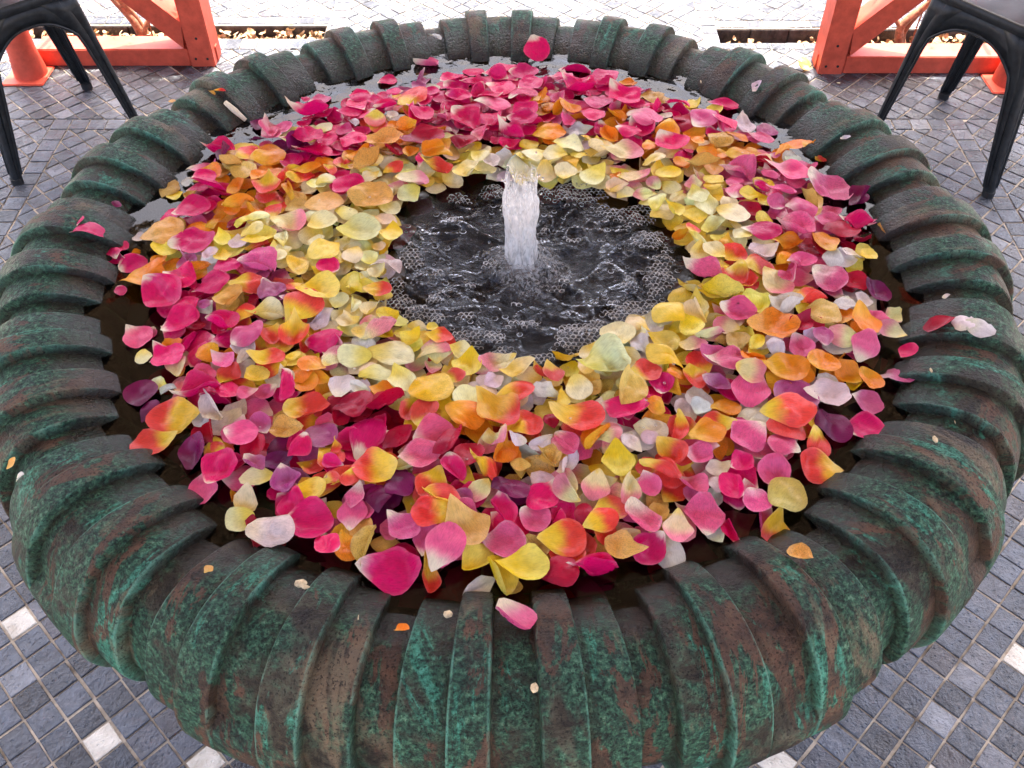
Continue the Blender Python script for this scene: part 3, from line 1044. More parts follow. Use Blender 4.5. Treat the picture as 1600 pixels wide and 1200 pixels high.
# ------------------------------------------------------------------ PETALS
# what lies where: "x y size kind [angle]" in thirds of a photo pixel, from the crop at (ox, oy)
LISTS = [
 (0, 0, """1030 705 130 M 0|950 790 140 V 0|1070 770 120 D|1130 690 110 Y 20|1170 760 110 B 30|1270 760 160 O 10|1400 730 130 D|1470 770 170 M 20|1440 700 180 M 10|1540 700 100 M 60|1450 560 170 M 20|1520 540 120 M -30|1500 460 100 P 20|1430 465 60 M|1430 640 70 C|1220 580 100 D|1260 640 120 V|790 880 110 G 45|815 905 80 Y|880 850 60 W|930 840 70 C 80|1000 850 110 O -20|970 880 110 M 30|980 930 160 M -10|900 930 80 G 80|1090 820 100 G 20|1120 900 110 O 30|1225 870 90 O 50|1265 920 130 B -100|1340 880 80 B|1420 870 120 B 20|1460 835 120 O 10|1380 930 90 O|1500 910 90 C|1540 890 90 C 30|1590 920 80 M 90|1130 1000 150 O 5|1175 1030 110 O -20|1290 1020 110 B 60|1400 1000 110 G 20|1530 1000 150 G 10|820 1030 120 M 100|920 1020 140 M 20|930 1020 80 P|1030 1070 110 O 20|960 1100 90 O|730 1090 100 Y 45|780 1120 170 G 10|650 1105 65 W 90|545 1170 120 M 100|910 1160 190 M 10|1120 1090 90 R|1210 1100 150 C 10|1370 1090 160 K -10|1200 1140 110 C 20|1520 1090 130 C 20|1060 1170 90 Y|1240 1170 120 Y 20|1350 1180 100 C|1500 1180 110 C|640 1190 60 O|780 1185 120 Y|1130 1190 80 W"""),
 (533, 0, """395 295 110 P 15|620 335 115 M 90|755 325 130 M 10|860 365 120 M 5|1100 325 130 M -10|215 370 90 M 20|370 370 100 V|520 400 110 M 20|625 425 110 M 10|540 450 120 M -20|555 500 110 M 0|750 440 120 M -15|640 460 90 M|885 425 130 M 30|850 490 130 M 20|930 420 90 M 60|1030 400 110 P 0|1115 440 145 M -20|1230 400 140 M 20|1345 385 80 O 0|1390 440 140 P -5|1320 500 150 M -40|1190 510 140 P -20|1450 475 110 G 10|1475 535 140 M 20|1575 520 110 M|955 500 100 O 20|1025 490 90 P|1070 560 110 O -30|720 530 140 P 0|690 500 110 M|860 570 140 M 30|850 610 130 M 0|1050 605 100 P -60|1175 580 120 M -20|1285 580 100 O 0|1420 590 150 P -15|1570 610 70 R|1520 580 60 W|95 490 100 M 10|80 530 110 M|210 540 110 M 20|335 490 140 B 30|395 510 90 M|45 570 100 M 10|165 605 115 B 260|385 580 120 M -10|580 610 145 M -30|490 600 90 P|700 600 120 M 20|245 585 60 W|60 615 60 W|20 640 80 M|310 640 90 O|440 650 110 O 0|250 630 60 O|60 695 140 M -20|200 700 170 G 0|390 700 170 R 10|500 690 90 O|585 715 130 R 0|660 670 110 P 30|790 670 130 M 5|785 715 130 M|880 690 90 Y|985 660 140 O 0|1060 720 130 C 0|1140 680 60 Y|1090 670 60 W|1205 730 120 Y|1260 660 120 O|1340 660 120 M|1400 640 120 M|1520 650 120 O|1540 720 160 M -40|1440 730 90 O|1330 760 150 K 0|1480 800 110 Y 10|1590 800 80 O|100 770 140 O 10|250 760 100 R|330 760 90 O|440 760 130 O|20 800 60 B|140 840 150 G 0|250 820 90 B 20|380 795 60 M|450 825 130 B 0|650 780 90 Y|705 800 90 W|600 850 130 C 10|340 885 140 K 0|480 900 140 C|215 915 90 K|620 910 120 W|45 920 140 M|145 970 180 G 0|30 1030 90 C|345 1000 180 C 5|445 945 90 C|210 1060 110 Y|320 1090 120 C|90 1120 190 O 10|240 1130 110 Y|180 1180 60 Y|1110 760 80 Y|1000 770 110 C|900 770 110 C|960 840 100 C|1050 840 110 C|1180 850 130 C|1390 865 150 K 0|1530 860 120 Y|1560 950 80 Y|1480 985 110 C|1290 910 110 C|1380 1030 110 Y|1550 1020 110 Y|1500 1090 90 K|1580 1120 80 O|1290 860 60 O"""),
 (1066, 0, """90 600 130 P 40|190 620 120 V -10|60 480 90 Y|195 490 140 M 0|150 525 90 Y|290 590 130 W|400 600 110 V|365 665 110 P -10|245 670 120 O -30|170 690 130 G -30|65 710 70 O|20 740 60 M|105 755 90 O -20|175 755 80 O|280 765 140 O 0|500 730 150 O 20|590 740 110 O 60|650 745 60 B|90 820 150 G 0|255 840 150 P 0|350 820 110 R|380 760 70 K|430 745 50 P|500 850 180 P -10|580 830 110 P 60|510 800 80 W|680 890 210 P -15|830 930 90 D 20|140 890 100 Y|400 870 90 P -50|360 935 80 M|455 955 120 P 0|240 950 110 P 80|300 960 90 Y|310 1025 110 R -20|230 1050 150 C -20|380 1070 100 Y|430 1010 100 P|545 1030 140 P 0|680 1060 130 P 0|590 960 120 G|820 1060 160 M -10|740 1100 160 R 0|850 1130 110 R|520 1120 180 P -10|360 1140 150 M -10|900 1040 60 V|940 1080 90 G|100 1000 130 C|50 900 90 K|60 970 110 C|150 1090 130 C|50 1050 110 Y|170 1150 90 Y|270 1150 90 C|40 1120 80 B|850 1180 90 Y|650 1190 130 O|60 1170 110 C|490 1190 150 O|200 1190 80 O"""),
 (0, 400, """620 30 120 M 20|545 5 80 M|755 40 90 O|890 45 90 V|1000 40 80 W|1060 60 90 Y|1220 15 110 B|680 120 190 O 10|740 80 110 O|560 150 70 M|770 200 230 M -40|860 150 150 M -20|945 115 130 O -20|1010 180 150 M 10|1085 100 125 M -60|1230 95 170 P 0|1175 185 130 B 0|1300 60 120 C|1400 90 110 Y|1530 25 150 Y|1550 100 110 M|1380 185 80 B|1510 200 190 Y 0|1285 215 130 V|1210 245 80 R|1070 220 110 Y 30|1105 260 130 G 15|980 270 70 V|860 330 180 M 25|890 270 130 M|645 370 150 P -40|665 460 100 C|740 480 90 W|700 350 80 M|920 340 100 R|1060 360 150 M -10|1165 310 100 B 50|1270 320 140 C 10|1430 290 170 B 45|1380 260 80 V|1500 330 130 W|1390 410 165 B -90|1170 420 150 P 30|1280 420 100 B|800 430 110 O|910 430 140 M 60|800 500 150 M -40|985 480 110 O|835 540 110 K 100|930 595 100 B|740 590 100 C|865 640 90 K 100|800 660 80 W|1060 530 120 P|1080 590 130 B|1170 520 90 W|1275 530 150 B 0|1215 605 110 Y|1390 520 70 Y|1470 560 110 O|1530 440 160 M 0|1570 530 120 K|1340 610 80 W|1330 660 180 V|960 690 190 M 30|1035 745 175 W 70|810 760 200 B 180|1450 750 190 B 0|710 880 200 B 200|700 720 100 D|1170 680 90 V|1230 800 110 V|1350 850 140 G|1150 880 140 P 0|1010 840 130 R|1200 930 130 R|920 920 190 D|1030 920 80 B|1400 920 140 V|1310 990 140 D|1510 870 150 V|1040 1020 180 M 60|950 1080 150 V|1200 1020 120 V|1080 1130 60 O|1350 1080 130 V|1470 1130 130 Y|1570 1000 110 M|1560 1090 90 B|1560 930 90 B|1150 1160 110 C|1370 1180 150 M|660 640 150 D"""),
 (533, 400, """60 30 110 Y|130 30 90 Y|215 70 130 W|185 130 110 C|80 170 110 Y|185 205 110 B 0|60 270 90 C|150 290 120 C|45 350 110 C|230 320 110 Y|185 420 180 K 0|360 360 100 C|430 370 60 Y|340 420 110 Y|470 420 110 B 0|250 510 180 C -10|70 520 160 C|110 465 130 W|445 510 150 K 0|560 470 110 C|640 440 110 W|600 550 150 Y|730 530 150 K|850 580 160 C 10|715 630 100 W|930 580 90 B -60|990 590 110 B -60|535 610 110 B|170 610 140 O 0|290 635 140 C|200 680 100 O|100 660 100 W|430 665 205 G 20|600 720 150 O|580 800 170 O -20|830 710 185 B 0|735 790 220 B -45|860 840 150 B 10|400 790 170 B 80|70 750 170 R|240 760 190 R|130 870 190 M 60|275 890 155 R 20|445 890 170 P 20|540 930 180 R|370 990 180 P 20|300 1030 120 C|715 930 130 K -70|760 960 130 O|1020 720 110 Y|950 680 120 W|1110 670 140 O -60|1180 670 80 G|1050 500 120 Y|1165 500 110 C|1285 430 150 C 70|1240 570 200 Y 15|1380 380 110 C|1240 520 70 W|1400 480 110 W|1510 440 150 Y -10|1520 310 160 Y|1500 330 100 W|1570 370 80 Y|1420 600 150 B 20|1500 530 150 Y|1490 650 110 M|1560 610 90 O|1330 680 200 G|1200 760 100 W|1330 780 200 V -20|1110 830 230 B -20|1460 760 90 O|1240 890 140 K 10|1200 930 160 O|1350 920 100 W|830 930 80 W|930 920 110 W|1045 930 130 P -50|960 1000 140 G|1060 1040 90 W|840 1020 90 G|1440 890 80 W|1560 850 140 B|1540 960 150 B|1490 1060 190 B -10|1290 1010 170 Y|1190 1110 130 K -100|1340 1130 140 K -90|175 1040 200 B 180|660 1060 165 B -40|650 1130 120 K|520 1050 150 V|430 1110 170 B|280 1110 150 D|50 1090 110 B|80 1170 110 P|180 1170 130 D|940 1080 110 W|1060 1140 150 K|950 1160 170 M|1440 1100 120 V|800 1130 170 D|570 1160 110 V|460 1190 170 B|860 880 90 R|980 820 80 R"""),
 (1066, 400, """85 135 170 P 0|140 30 110 Y|235 35 120 B|360 30 140 W|465 55 90 O|180 90 60 Y|545 75 130 P 10|640 10 110 R|690 60 120 W|770 15 110 W|860 20 100 Y|670 150 170 P -30|790 150 140 R|910 180 130 D -30|230 150 130 B|340 110 130 B 15|280 175 120 B|430 170 150 K -40|500 150 130 P|520 215 90 Y 30|590 240 150 B 0|650 310 150 G|480 280 160 W -10|740 260 110 W|830 240 100 W|165 240 180 Y|330 270 140 Y|250 310 150 P -10|70 310 140 G|30 380 110 Y|130 430 150 K|410 385 190 O 0|530 370 140 R|240 450 110 G|330 460 90 Y|420 500 100 W|545 470 130 P -60|200 540 150 P 0|320 530 130 O|300 600 150 K -10|470 580 190 O 0|640 550 170 O 30|480 640 200 O|900 330 140 P 80|830 350 170 O -60|740 420 150 K|960 380 120 K|990 275 110 K|640 430 120 V|840 460 150 P|770 560 150 O|880 580 150 O -60|820 600 110 Y|510 710 190 V|680 690 200 W 0|870 680 140 P|865 800 170 M 20|700 800 170 D|50 600 150 B|150 640 120 V|310 660 180 P|200 740 120 O|150 830 140 B|100 880 160 O|300 880 190 P|490 780 200 B 0|480 840 190 B|620 890 150 B -60|610 790 110 Y|640 990 185 B 180|70 980 130 P|160 1020 110 W|270 1000 120 M|430 1040 180 P|460 930 130 V|40 1110 150 P|230 1120 140 M|480 1150 180 G|300 1110 90 V|340 1170 130 P|160 1100 90 W|350 810 110 W|80 740 100 W"""),
 (0, 800, """1165 100 150 R -100|1280 120 220 W 0|1450 70 230 M 10|1550 190 130 M|1120 30 140 C"""),
 (533, 800, """60 40 150 P|30 190 130 O|140 190 190 G 70|240 280 220 M 0|400 320 150 B -90|490 200 200 P 60|300 100 170 P -40|435 40 180 B 180|590 110 200 G|560 30 150 P|770 170 200 P -10|915 190 130 G|1050 160 215 B 0|1195 305 225 M 0|1030 305 160 R|730 330 190 Y -80|870 290 200 Y 5|640 340 150 W|810 350 90 G|910 60 150 V|750 40 160 M|1010 50 100 M|1130 40 110 R|1220 70 150 B|1390 70 180 P|1350 140 120 K|1440 180 170 V|1310 190 150 G|1570 100 150 K -90|1540 190 150 W|1490 20 100 G"""),
 (1066, 800, """100 30 180 V|150 90 120 W|240 80 130 M|365 20 150 P|430 80 160 B -90"""),
]
rp = random.Random(21)
spec = []
for ox, oy, txt in LISTS:
    for it in txt.split('|'):
        t = it.split()
        x, y, s_ = ox + float(t[0]) / 3, oy + float(t[1]) / 3, float(t[2]) / 3
        ang = float(t[4]) if len(t) > 4 else rp.uniform(0, 360)
        spec.append([x, y, s_, t[3], ang])

PC = {  # tip colour, base colour, where the change sits (0 base .. 1 tip), softness
 'M': ((0.72, 0.004, 0.115), (0.70, 0.045, 0.20), 0.12, 0.14), 'P': ((0.78, 0.10, 0.24), (0.82, 0.42, 0.42), 0.25, 0.3),
 'R': ((0.47, 0.004, 0.032), (0.34, 0.003, 0.03), 0.4, 0.5), 'D': ((0.20, 0.004, 0.075), (0.13, 0.003, 0.05), 0.4, 0.5),
 'B': ((0.80, 0.060, 0.045), (0.88, 0.56, 0.035), 0.44, 0.34), 'O': ((0.86, 0.245, 0.012), (0.88, 0.42, 0.03), 0.4, 0.5),
 'G': ((0.74, 0.40, 0.085), (0.80, 0.50, 0.12), 0.4, 0.5), 'Y': ((0.92, 0.68, 0.11), (0.92, 0.58, 0.02), 0.45, 0.5),
 'C': ((0.92, 0.80, 0.43), (0.92, 0.68, 0.12), 0.45, 0.6), 'W': ((0.74, 0.64, 0.58), (0.80, 0.72, 0.50), 0.3, 0.4),
 'K': ((0.80, 0.23, 0.27), (0.86, 0.72, 0.34), 0.62, 0.4), 'V': ((0.42, 0.055, 0.19), (0.52, 0.18, 0.28), 0.4, 0.5)}
CNAME = {'M': 'hot pink', 'P': 'pale pink', 'R': 'crimson', 'D': 'dark maroon', 'B': 'red and yellow', 'O': 'orange', 'G': 'amber', 'Y': 'yellow', 'C': 'cream', 'W': 'whitish', 'K': 'cream and pink', 'V': 'mauve'}


def petal(L, kind, rng, flat=1.0, rings=6, seg=18):
    """vertices (petal lies in xy, base towards -y, tip +y), faces, colours, uv"""
    W_ = L * rng.uniform(0.88, 1.14) * 0.5
    H_ = L * 0.5
    style = rng.random()
    cup = rng.uniform(0.14, 0.55) * (1 if rng.random() < 0.6 else -0.75) * flat
    cupx = cup * rng.uniform(0.5, 1.6)
    curl = rng.uniform(-0.1, 0.55) * flat
    fold = rng.uniform(0.25, 1.0) * flat if style < 0.40 else 0.0
    twist = rng.gauss(0, 0.16) * flat
    fa = rng.uniform(-0.8, 0.8); fo = rng.uniform(-0.3, 0.3); fsg = rng.choice((1, -1))
    ruf = rng.uniform(0.01, 0.075) * flat
    rk, rph = rng.choice((3, 4, 5)), rng.uniform(0, 6.28)
    wilt = {'G': 0.85, 'W': 0.35, 'V': 0.35, 'C': 0.04}.get(kind, 0.0) * rng.uniform(0.2, 1.15)
    if kind in 'OKPY' and rng.random() < 0.3: wilt = 0.5
    crump = (0.055 + 0.15 * wilt + (0.1 if kind in 'WV' else 0)) * flat * rng.uniform(0.6, 1.3)
    sq = rng.uniform(0.0, 0.09); sph = rng.uniform(-0.3, 0.3)
    notch = rng.uniform(0.0, 0.16) if rng.random() < 0.5 else rng.uniform(-0.08, 0.0)
    point = rng.uniform(0.0, 0.08) if rng.random() < 0.5 and kind != 'B' else rng.uniform(0.08, 0.34)
    sd = rng.uniform(0, 100)
    tip, base, pos_, soft = PC[kind]
    jit = [rng.gauss(1, 0.07) for _ in range(3)]; br = rng.uniform(0.86, 1.08)
    tip = [min(0.92, c * j * br) for c, j in zip(tip, jit)]; base = [min(0.92, c * j * br) for c, j in zip(base, jit)]
    pos_ += rng.gauss(0, 0.08)
    claw = (0.86, 0.74, 0.52) if kind in 'MPRV' else (0.88, 0.62, 0.10)
    clawn = (rng.uniform(0.04, 0.13) if rng.random() < 0.75 else 0.2) if kind in 'MPBKV' else 0.0
    V, C, U = [], [], []
    def pt(r, th):
        u, v = r * math.cos(th), r * math.sin(th)
        rr = 1 + sq * math.cos(4 * th + sph) + 0.02 * math.sin(5 * th + rph)
        rr -= notch * math.exp(-((th - math.pi / 2) / 0.35) ** 2)
        u2, v2 = u * (1 + (rr - 1) * r), v * (1 + (rr - 1) * r)
        tap = 0.66 + 0.34 * max(0.0, (v2 + 1) / 2) ** 0.7 if v2 > -1 else 0.60
        x = u2 * tap * (1 - 0.35 * point * max(0, -v2) ** 1.5)
        y = v2 * (1 + point * max(0, -v2) ** 2 * (1 - abs(u2)))
        z = cupx * x * x + cup * y * y * 0.8 - curl * max(0, v2 - 0.35) ** 2 * (1.3 if cup > 0 else -1.3)
        z += ruf * math.sin(rk * th + rph) * r ** 3 + twist * x * y
        z += crump * fbm(x * 1.7 + sd, y * 1.7, sd, 3)
        z += 0.03 * flat * n3(x * 1.1 + sd, y * 1.1, 5 + sd) * 2
        X, Y = x, y
        if fold:
            dx, dy = math.cos(fa), math.sin(fa)
            d = X * dx + Y * dy - fo
            if d > 0:
                an = fold * 1.9 * min(1, d / 0.25)
                X -= dx * d * (1 - math.cos(an)); Y -= dy * d * (1 - math.cos(an)); z += d * math.sin(an) * (1 if fsg > 0 else 0.6)
        V.append((X * W_, Y * H_, z * L * 0.5))
        f_ = (v + 1) / 2 + 0.10 * abs(u) ** 1.5 + 0.09 * n3(u * 2 + sd, v * 2, 3)
        k = sstep(pos_ - soft / 2, pos_ + soft / 2, f_)
        cc = [a + (b - a) * k for a, b in zip(base, tip)]
        ck = 1 - sstep(clawn * 0.5, clawn * 1.3 + 1e-4, f_) if clawn else 0
        cc = [a + (b - a) * ck for a, b in zip(cc, claw)]
        # browning / paling of the rim with age
        e_ = sstep(0.86, 1.0, r) * (0.25 + 0.6 * wilt) * max(0, n3(u * 3 + sd, v * 3, 9) + 0.25)
        tgt = (0.40, 0.22, 0.10) if kind in 'GWCOY' else (0.80, 0.55, 0.55)
        if kind in 'RD': tgt = cc
        cc = [a + (b - a) * e_ for a, b in zip(cc, tgt)]
        C.append((*cc, wilt)); U.append((u + sd, v + sd * 0.3, 0))
    pt(0, 0)
    for i in range(1, rings + 1):
        for k in range(seg):
            pt(i / rings, 2 * math.pi * (k + 0.5 * (i & 1)) / seg)
    F = [(0, 1 + k, 1 + (k + 1) % seg) for k in range(seg)]
    for i in range(rings - 1):
        a0, b0 = 1 + i * seg, 1 + (i + 1) * seg
        for k in range(seg):
            k2 = (k + 1) % seg
            F.append((a0 + k, b0 + k, b0 + k2, a0 + k2))
    return V, F, C, U


def petal_object(name, g):
    V, F, C, U = g
    o = link_mesh(name, V, F, MAT['petal'], None, True, C)
    a = o.data.attributes.new('PetalUV', 'FLOAT_VECTOR', 'POINT')
    a.data.foreach_set('vector', np.asarray(U, dtype=np.float32).ravel())
    return o


placed = []            # (x, y, z, L)


# height map of what already floats: each petal settles on it and drapes over it
HN, HC = 520, 0.0024
HM = np.zeros((HN, HN))


def settle(g, mtx, cap=0.020, q_=66):
    """drop the posed petal onto the pile; returns world-space vertices"""
    A = np.array([mtx @ Vector(v) for v in g[0]])
    ix = np.clip(((A[:, 0] + HN * HC / 2) / HC).astype(int), 2, HN - 3)
    iy = np.clip(((A[:, 1] + HN * HC / 2) / HC).astype(int), 2, HN - 3)
    h = HM[ix, iy]
    lo = A[:, 2] - A[:, 2].min()
    z0 = min(np.percentile(h - lo, q_), cap)
    z0 = max(z0, -0.0025)
    z = lo + z0
    dz = np.maximum(h + 0.0006 - z, 0.0)
    E_ = np.array([(f[k], f[(k + 1) % len(f)]) for f in g[1] for k in range(len(f))])
    for _ in range(3):          # a petal is springy: iron out the steps of what lies under it, keep its own shape
        acc = np.zeros_like(z); n_ = np.zeros_like(z)
        np.add.at(acc, E_[:, 0], dz[E_[:, 1]]); np.add.at(acc, E_[:, 1], dz[E_[:, 0]])
        np.add.at(n_, E_[:, 0], 1); np.add.at(n_, E_[:, 1], 1)
        dz = np.maximum(0.4 * dz + 0.6 * acc / n_, 0.5 * dz)
    z = z + dz
    z = z + 0.0008
    A[:, 2] = z
    for dx in (-2, -1, 0, 1, 2):
        for dy in (-2, -1, 0, 1, 2):
            np.maximum.at(HM, (ix + dx, iy + dy), z)
    return A


mass_V, mass_F, mass_C, mass_U = [], [], [], []


def add_mass(g, mtx, verts=None):
    b_ = len(mass_V)
    mass_V.extend([tuple(mtx @ Vector(v)) for v in g[0]] if verts is None else [tuple(v) for v in verts])
    mass_F.extend([tuple(i + b_ for i in f) for f in g[1]])
    mass_C.extend(g[2]); mass_U.extend(g[3])


def pose(x, y, z, head, rng, tilt):
    tl, ta = abs(rng.gauss(0, tilt)), rng.uniform(0, 6.28)
    return Matrix.Translation((x, y, z)) @ Matrix.Rotation(tl, 4, Vector((math.cos(ta), math.sin(ta), 0))) @ Matrix.Rotation(head, 4, 'Z')


# world places of the listed petals
man = []
for x, y, s_, kind, ang in spec:
    p = at(x, y, 0.006)
    if pool_d(p.x, p.y) < 1.6 and kind in 'YGO' and rp.random() < 0.5: kind = rp.choice('CCY')
    if kind == 'V' and rp.random() < 0.5: kind = rp.choice('PMP')
    dep = to_px(p)[2]
    a = R(ang)
    t0 = at(x - 0.4 * s_ * math.cos(a), y + 0.4 * s_ * math.sin(a), 0.006)
    t1 = at(x + 0.4 * s_ * math.cos(a), y - 0.4 * s_ * math.sin(a), 0.006)
    d = t1 - t0
    L = s_ * dep / FPX * rp.uniform(0.98, 1.15)
    head = math.atan2(d.y, d.x) - math.pi / 2
    man.append((p.x, p.y, L, kind, head, s_, x, y))
MX = np.array([(m[0], m[1]) for m in man])


def outer_limit(a):
    """how far out the petals drift, by direction (radians, 0 = right, -90 = near)"""
    pts = [(-180, .485), (-160, .475), (-150, .485), (-135, .50), (-110, .52), (-90, .525), (-60, .505), (-40, .49), (-20, .505), (0, .50), (20, .50), (45, .50), (60, .48), (75, .478), (90, .478), (110, .475), (130, .478), (150, .48), (165, .495), (180, .485)]
    d = math.degrees(a)
    for (a0, r0), (a1, r1) in zip(pts, pts[1:]):
        if a0 <= d <= a1: return r0 + (r1 - r0) * (d - a0) / (a1 - a0)
    return 0.48


def near_kind(x, y, rng):
    d = np.hypot(MX[:, 0] - x, MX[:, 1] - y) + np.array([abs(rng.gauss(0, 0.012)) for _ in range(len(man))])
    return man[int(d.argmin())][3]


# lower layers: sunk petals, then a floating bed
rf = random.Random(4)
for layer, (spacing, count, z_, flat, tilt) in enumerate(((0.030, 420, -0.022, 0.5, 0.12), (0.0160, 2400, 0.0015, 0.75, 0.12), (0.026, 150, -0.0045, 0.22, 0.03))):
    pts, tries = [], 0
    while len(pts) < count and tries < 90000:
        tries += 1
        x, y = rf.uniform(-.55, .55), rf.uniform(-.55, .55)
        r_, a = math.hypot(x, y), math.atan2(y, x)
        lim = outer_limit(a) + (0.035, -0.004, 0.12)[layer] + 0.012 * n3(x * 20, y * 20)
        if r_ > lim: continue
        pd = pool_d(x, y)
        if pd < (1.06 if layer else 1.0): continue
        if layer == 0 and y > 0.30 and r_ > 0.5: continue
        if layer == 2 and (y < 0.22 or r_ > 0.525): continue
        sp_ = spacing * (1 + (0.15 * sstep(0.36, 0.47, r_) if layer else 0))
        if any((x - p[0]) ** 2 + (y - p[1]) ** 2 < sp_ ** 2 for p in pts): continue
        pts.append((x, y))
    for x, y in pts:
        k = near_kind(x, y, rf)
        if pool_d(x, y) < 1.55 and k not in 'CWKY':
            k = rf.choice(['C', 'C', 'Y', 'C', 'Y', k])
        if k == 'V' and rf.random() < 0.6:
            k = rf.choice('PMPW')
        if layer == 0:
            k = rf.choice([k, 'D', 'V', 'D', 'R', 'M' if y > 0 else 'D'])  # deep petals get darker colours, standing in for light lost in the water
        if layer == 2:
            k = rf.choice('PPMMVWKGCP')
        L = rf.uniform(0.027, 0.044) if layer else rf.uniform(0.036, 0.054)
        g = petal(L, k, rf, flat, 5, 14)
        z = z_ - (0.016 * rf.random() if layer == 0 else 0.003 * rf.random())
        m_ = pose(x, y, z, rf.uniform(0, 6.28), rf, tilt)
        if layer == 1:
            A = settle(g, m_)
            placed.append((x, y, float(A[0, 2]), L))
            add_mass(g, m_, A)
        else:
            add_mass(g, m_)

# the listed petals; the 280 that show largest are things, the rest join the bed
rank = sorted(range(len(man)), key=lambda i: -man[i][5])
solo = set(rank[:276])
things = []
for i in sorted(range(len(man)), key=lambda k: man[k][5] + rp.uniform(-12, 12)):
    x, y, L, kind, head, s_, px, py = man[i]
    r_ = math.hypot(x, y)
    big = i in solo
    g = petal(L, kind, rp, 1.0 if big else 0.9, 7 if big else 5, 22 if big else 14)
    if pool_d(x, y) < 0.98: continue
    m_ = pose(x, y, 0, head, rp, 0.15)
    A = settle(g, m_)
    placed.append((x, y, float(A[0, 2]), L))
    if big:
        c0 = A[0].copy()
        o = petal_object('rose_petal', ([tuple(v) for v in A - c0], g[1], g[2], g[3]))
        o.location = c0
        things.append((o, kind, x, y, px))
    else:
        add_mass(g, m_, A)
o = petal_object('petal_bed', (mass_V, mass_F, mass_C, mass_U))
tag(o, 'dense bed of smaller and half sunk rose petals', 'petals', None, 'stuff')

HOURS = ['twelve', 'one', 'two', 'three', 'four', 'five', 'six', 'seven', 'eight', 'nine', 'ten', 'eleven']
ORD = ['', 'second', 'third', 'fourth', 'fifth', 'sixth', 'seventh', 'eighth', 'ninth', 'tenth']
NUM = ['zero', 'one', 'two', 'three', 'four', 'five', 'six', 'seven', 'eight', 'nine', 'ten', 'eleven', 'twelve']
zones = {}
for o, kind, x, y, px in things:
    h = int(round(math.degrees(math.atan2(x, y)) / 30)) % 12
    pd = pool_d(x, y)
    r_ = math.hypot(x, y)
    f_ = (r_ - 0.2) / 0.33
    ring = 'by the foam' if f_ < 0.36 else ('near the rim' if f_ > 0.70 else 'midway out')
    zones.setdefault((kind, ring, h), []).append((px, o))
for (kind, ring, h), L_ in zones.items():
    L_.sort(key=lambda t: t[0])
    n = len(L_)
    for k, (px, o) in enumerate(L_):
        if n == 1: suf = ''
        elif k == 0: suf = ', leftmost of %s' % NUM[n]
        elif k == n - 1: suf = ', rightmost of %s' % NUM[n]
        else: suf = ', %s from left of %s' % (ORD[k], NUM[n])
        tag(o, "%s rose petal %s at %s o'clock%s" % (CNAME[kind], ring, HOURS[h], suf), 'petal', 'rose petals floating in the fountain')

# dew on the petals round the pool
q = MB()
rd = random.Random(9)
cand = [p for p in placed if pool_d(p[0], p[1]) < 2.3]
for k in range(260):
    p = rd.choice(cand)
    s_ = rd.uniform(0.0007, 0.0019)
    x, y = p[0] + rd.gauss(0, 0.010), p[1] + rd.gauss(0, 0.010)
    z = p[2] + 0.0035
    q.add([Vector((x + v.x * s_, y + v.y * s_, z + v.z * s_ * 0.7)) for v in IV], IF)
# (droplets rest on uneven petals; only those that touch show)
o = tag(q.build('dew', MAT['dew'], None, True), 'clear water drops scattered on the petals round the pool', 'dew', None, 'stuff')


# ---- petals and scraps lying on the rim
def rim_z(r_):
    best = min(range(NS + 1), key=lambda k: abs(PR_[k][0] - r_) + (0 if 10 < k < 42 else 9))
    return PR_[best][1]


def on_rim(px, py, size, kind, ang, label, name='rose_petal', cat='petal', lift=0.0, flat=0.8, group=None):
    z = 0.03
    for _ in range(12):
        p = at(px, py, z)
        z = 0.5 * z + 0.5 * (rim_z(math.hypot(p.x, p.y)) + 0.001)
    dep = to_px(p)[2]
    L = size * dep / FPX * 1.1
    a = R(ang)
    d = at(px + 20 * math.cos(a), py - 20 * math.sin(a), z) - p
    head = math.atan2(d.y, d.x) - math.pi / 2
    g = petal(L, kind, rp, flat, 6, 18)
    zmin = min(v[2] for v in g[0])
    o = petal_object(name, g)
    r_ = math.hypot(p.x, p.y)
    sl = math.atan2(rim_z(r_ + 0.02) - rim_z(r_ - 0.02), 0.04)
    ax = Vector((-p.y / r_, p.x / r_, 0))
    o.matrix_world = Matrix.Translation((p.x, p.y, z - zmin * 0.6 - 0.002 + lift)) @ Matrix.Rotation(-sl, 4, ax) @ Matrix.Rotation(head, 4, 'Z')
    tag(o, label, cat, group)
    return o


on_rim(140, 362, 44, 'M', 20, 'folded hot pink petal lying on the left rim')
on_rim(122, 343, 24, 'M', 80, 'narrow hot pink sliver standing on the left rim')
on_rim(838, 82, 40, 'M', -60, 'hot pink petal leaning on the far rim above the jet', lift=0.006)
on_rim(803, 966, 72, 'P', -60, 'pale pink torn petal stuck to the near rim')
on_rim(628, 982, 22, 'O', 30, 'tiny orange petal scrap on a near rim groove')
on_rim(1250, 868, 38, 'G', 0, 'curled amber petal in a groove of the front right rim')
on_rim(1470, 508, 44, 'R', 0, 'crimson petal on the right rim beside a white blossom')
on_rim(1505, 503, 36, 'W', 60, 'crumpled white blossom, inner of two on the right rim')
on_rim(1530, 510, 42, 'W', -20, 'crumpled white blossom, outer of two on the right rim')
on_rim(1420, 548, 34, 'M', 60, 'hot pink petal with pale edge on the right rim')
on_rim(1402, 585, 54, 'P', 0, 'flat pale pink petal at the right rim edge')
on_rim(680, 59, 18, 'W', 0, 'small white petal on the far rim left of centre')
on_rim(1183, 135, 20, 'W', 40, 'small white curled petal on the far right rim')
on_rim(1322, 216, 14, 'W', -10, 'tiny white scrap on the right rim near the chair leg')
on_rim(343, 141, 16, 'B', 0, 'tiny red scrap on the upper left rim')
on_rim(330, 145, 12, 'G', 0, 'tiny tan scrap on the upper left rim')
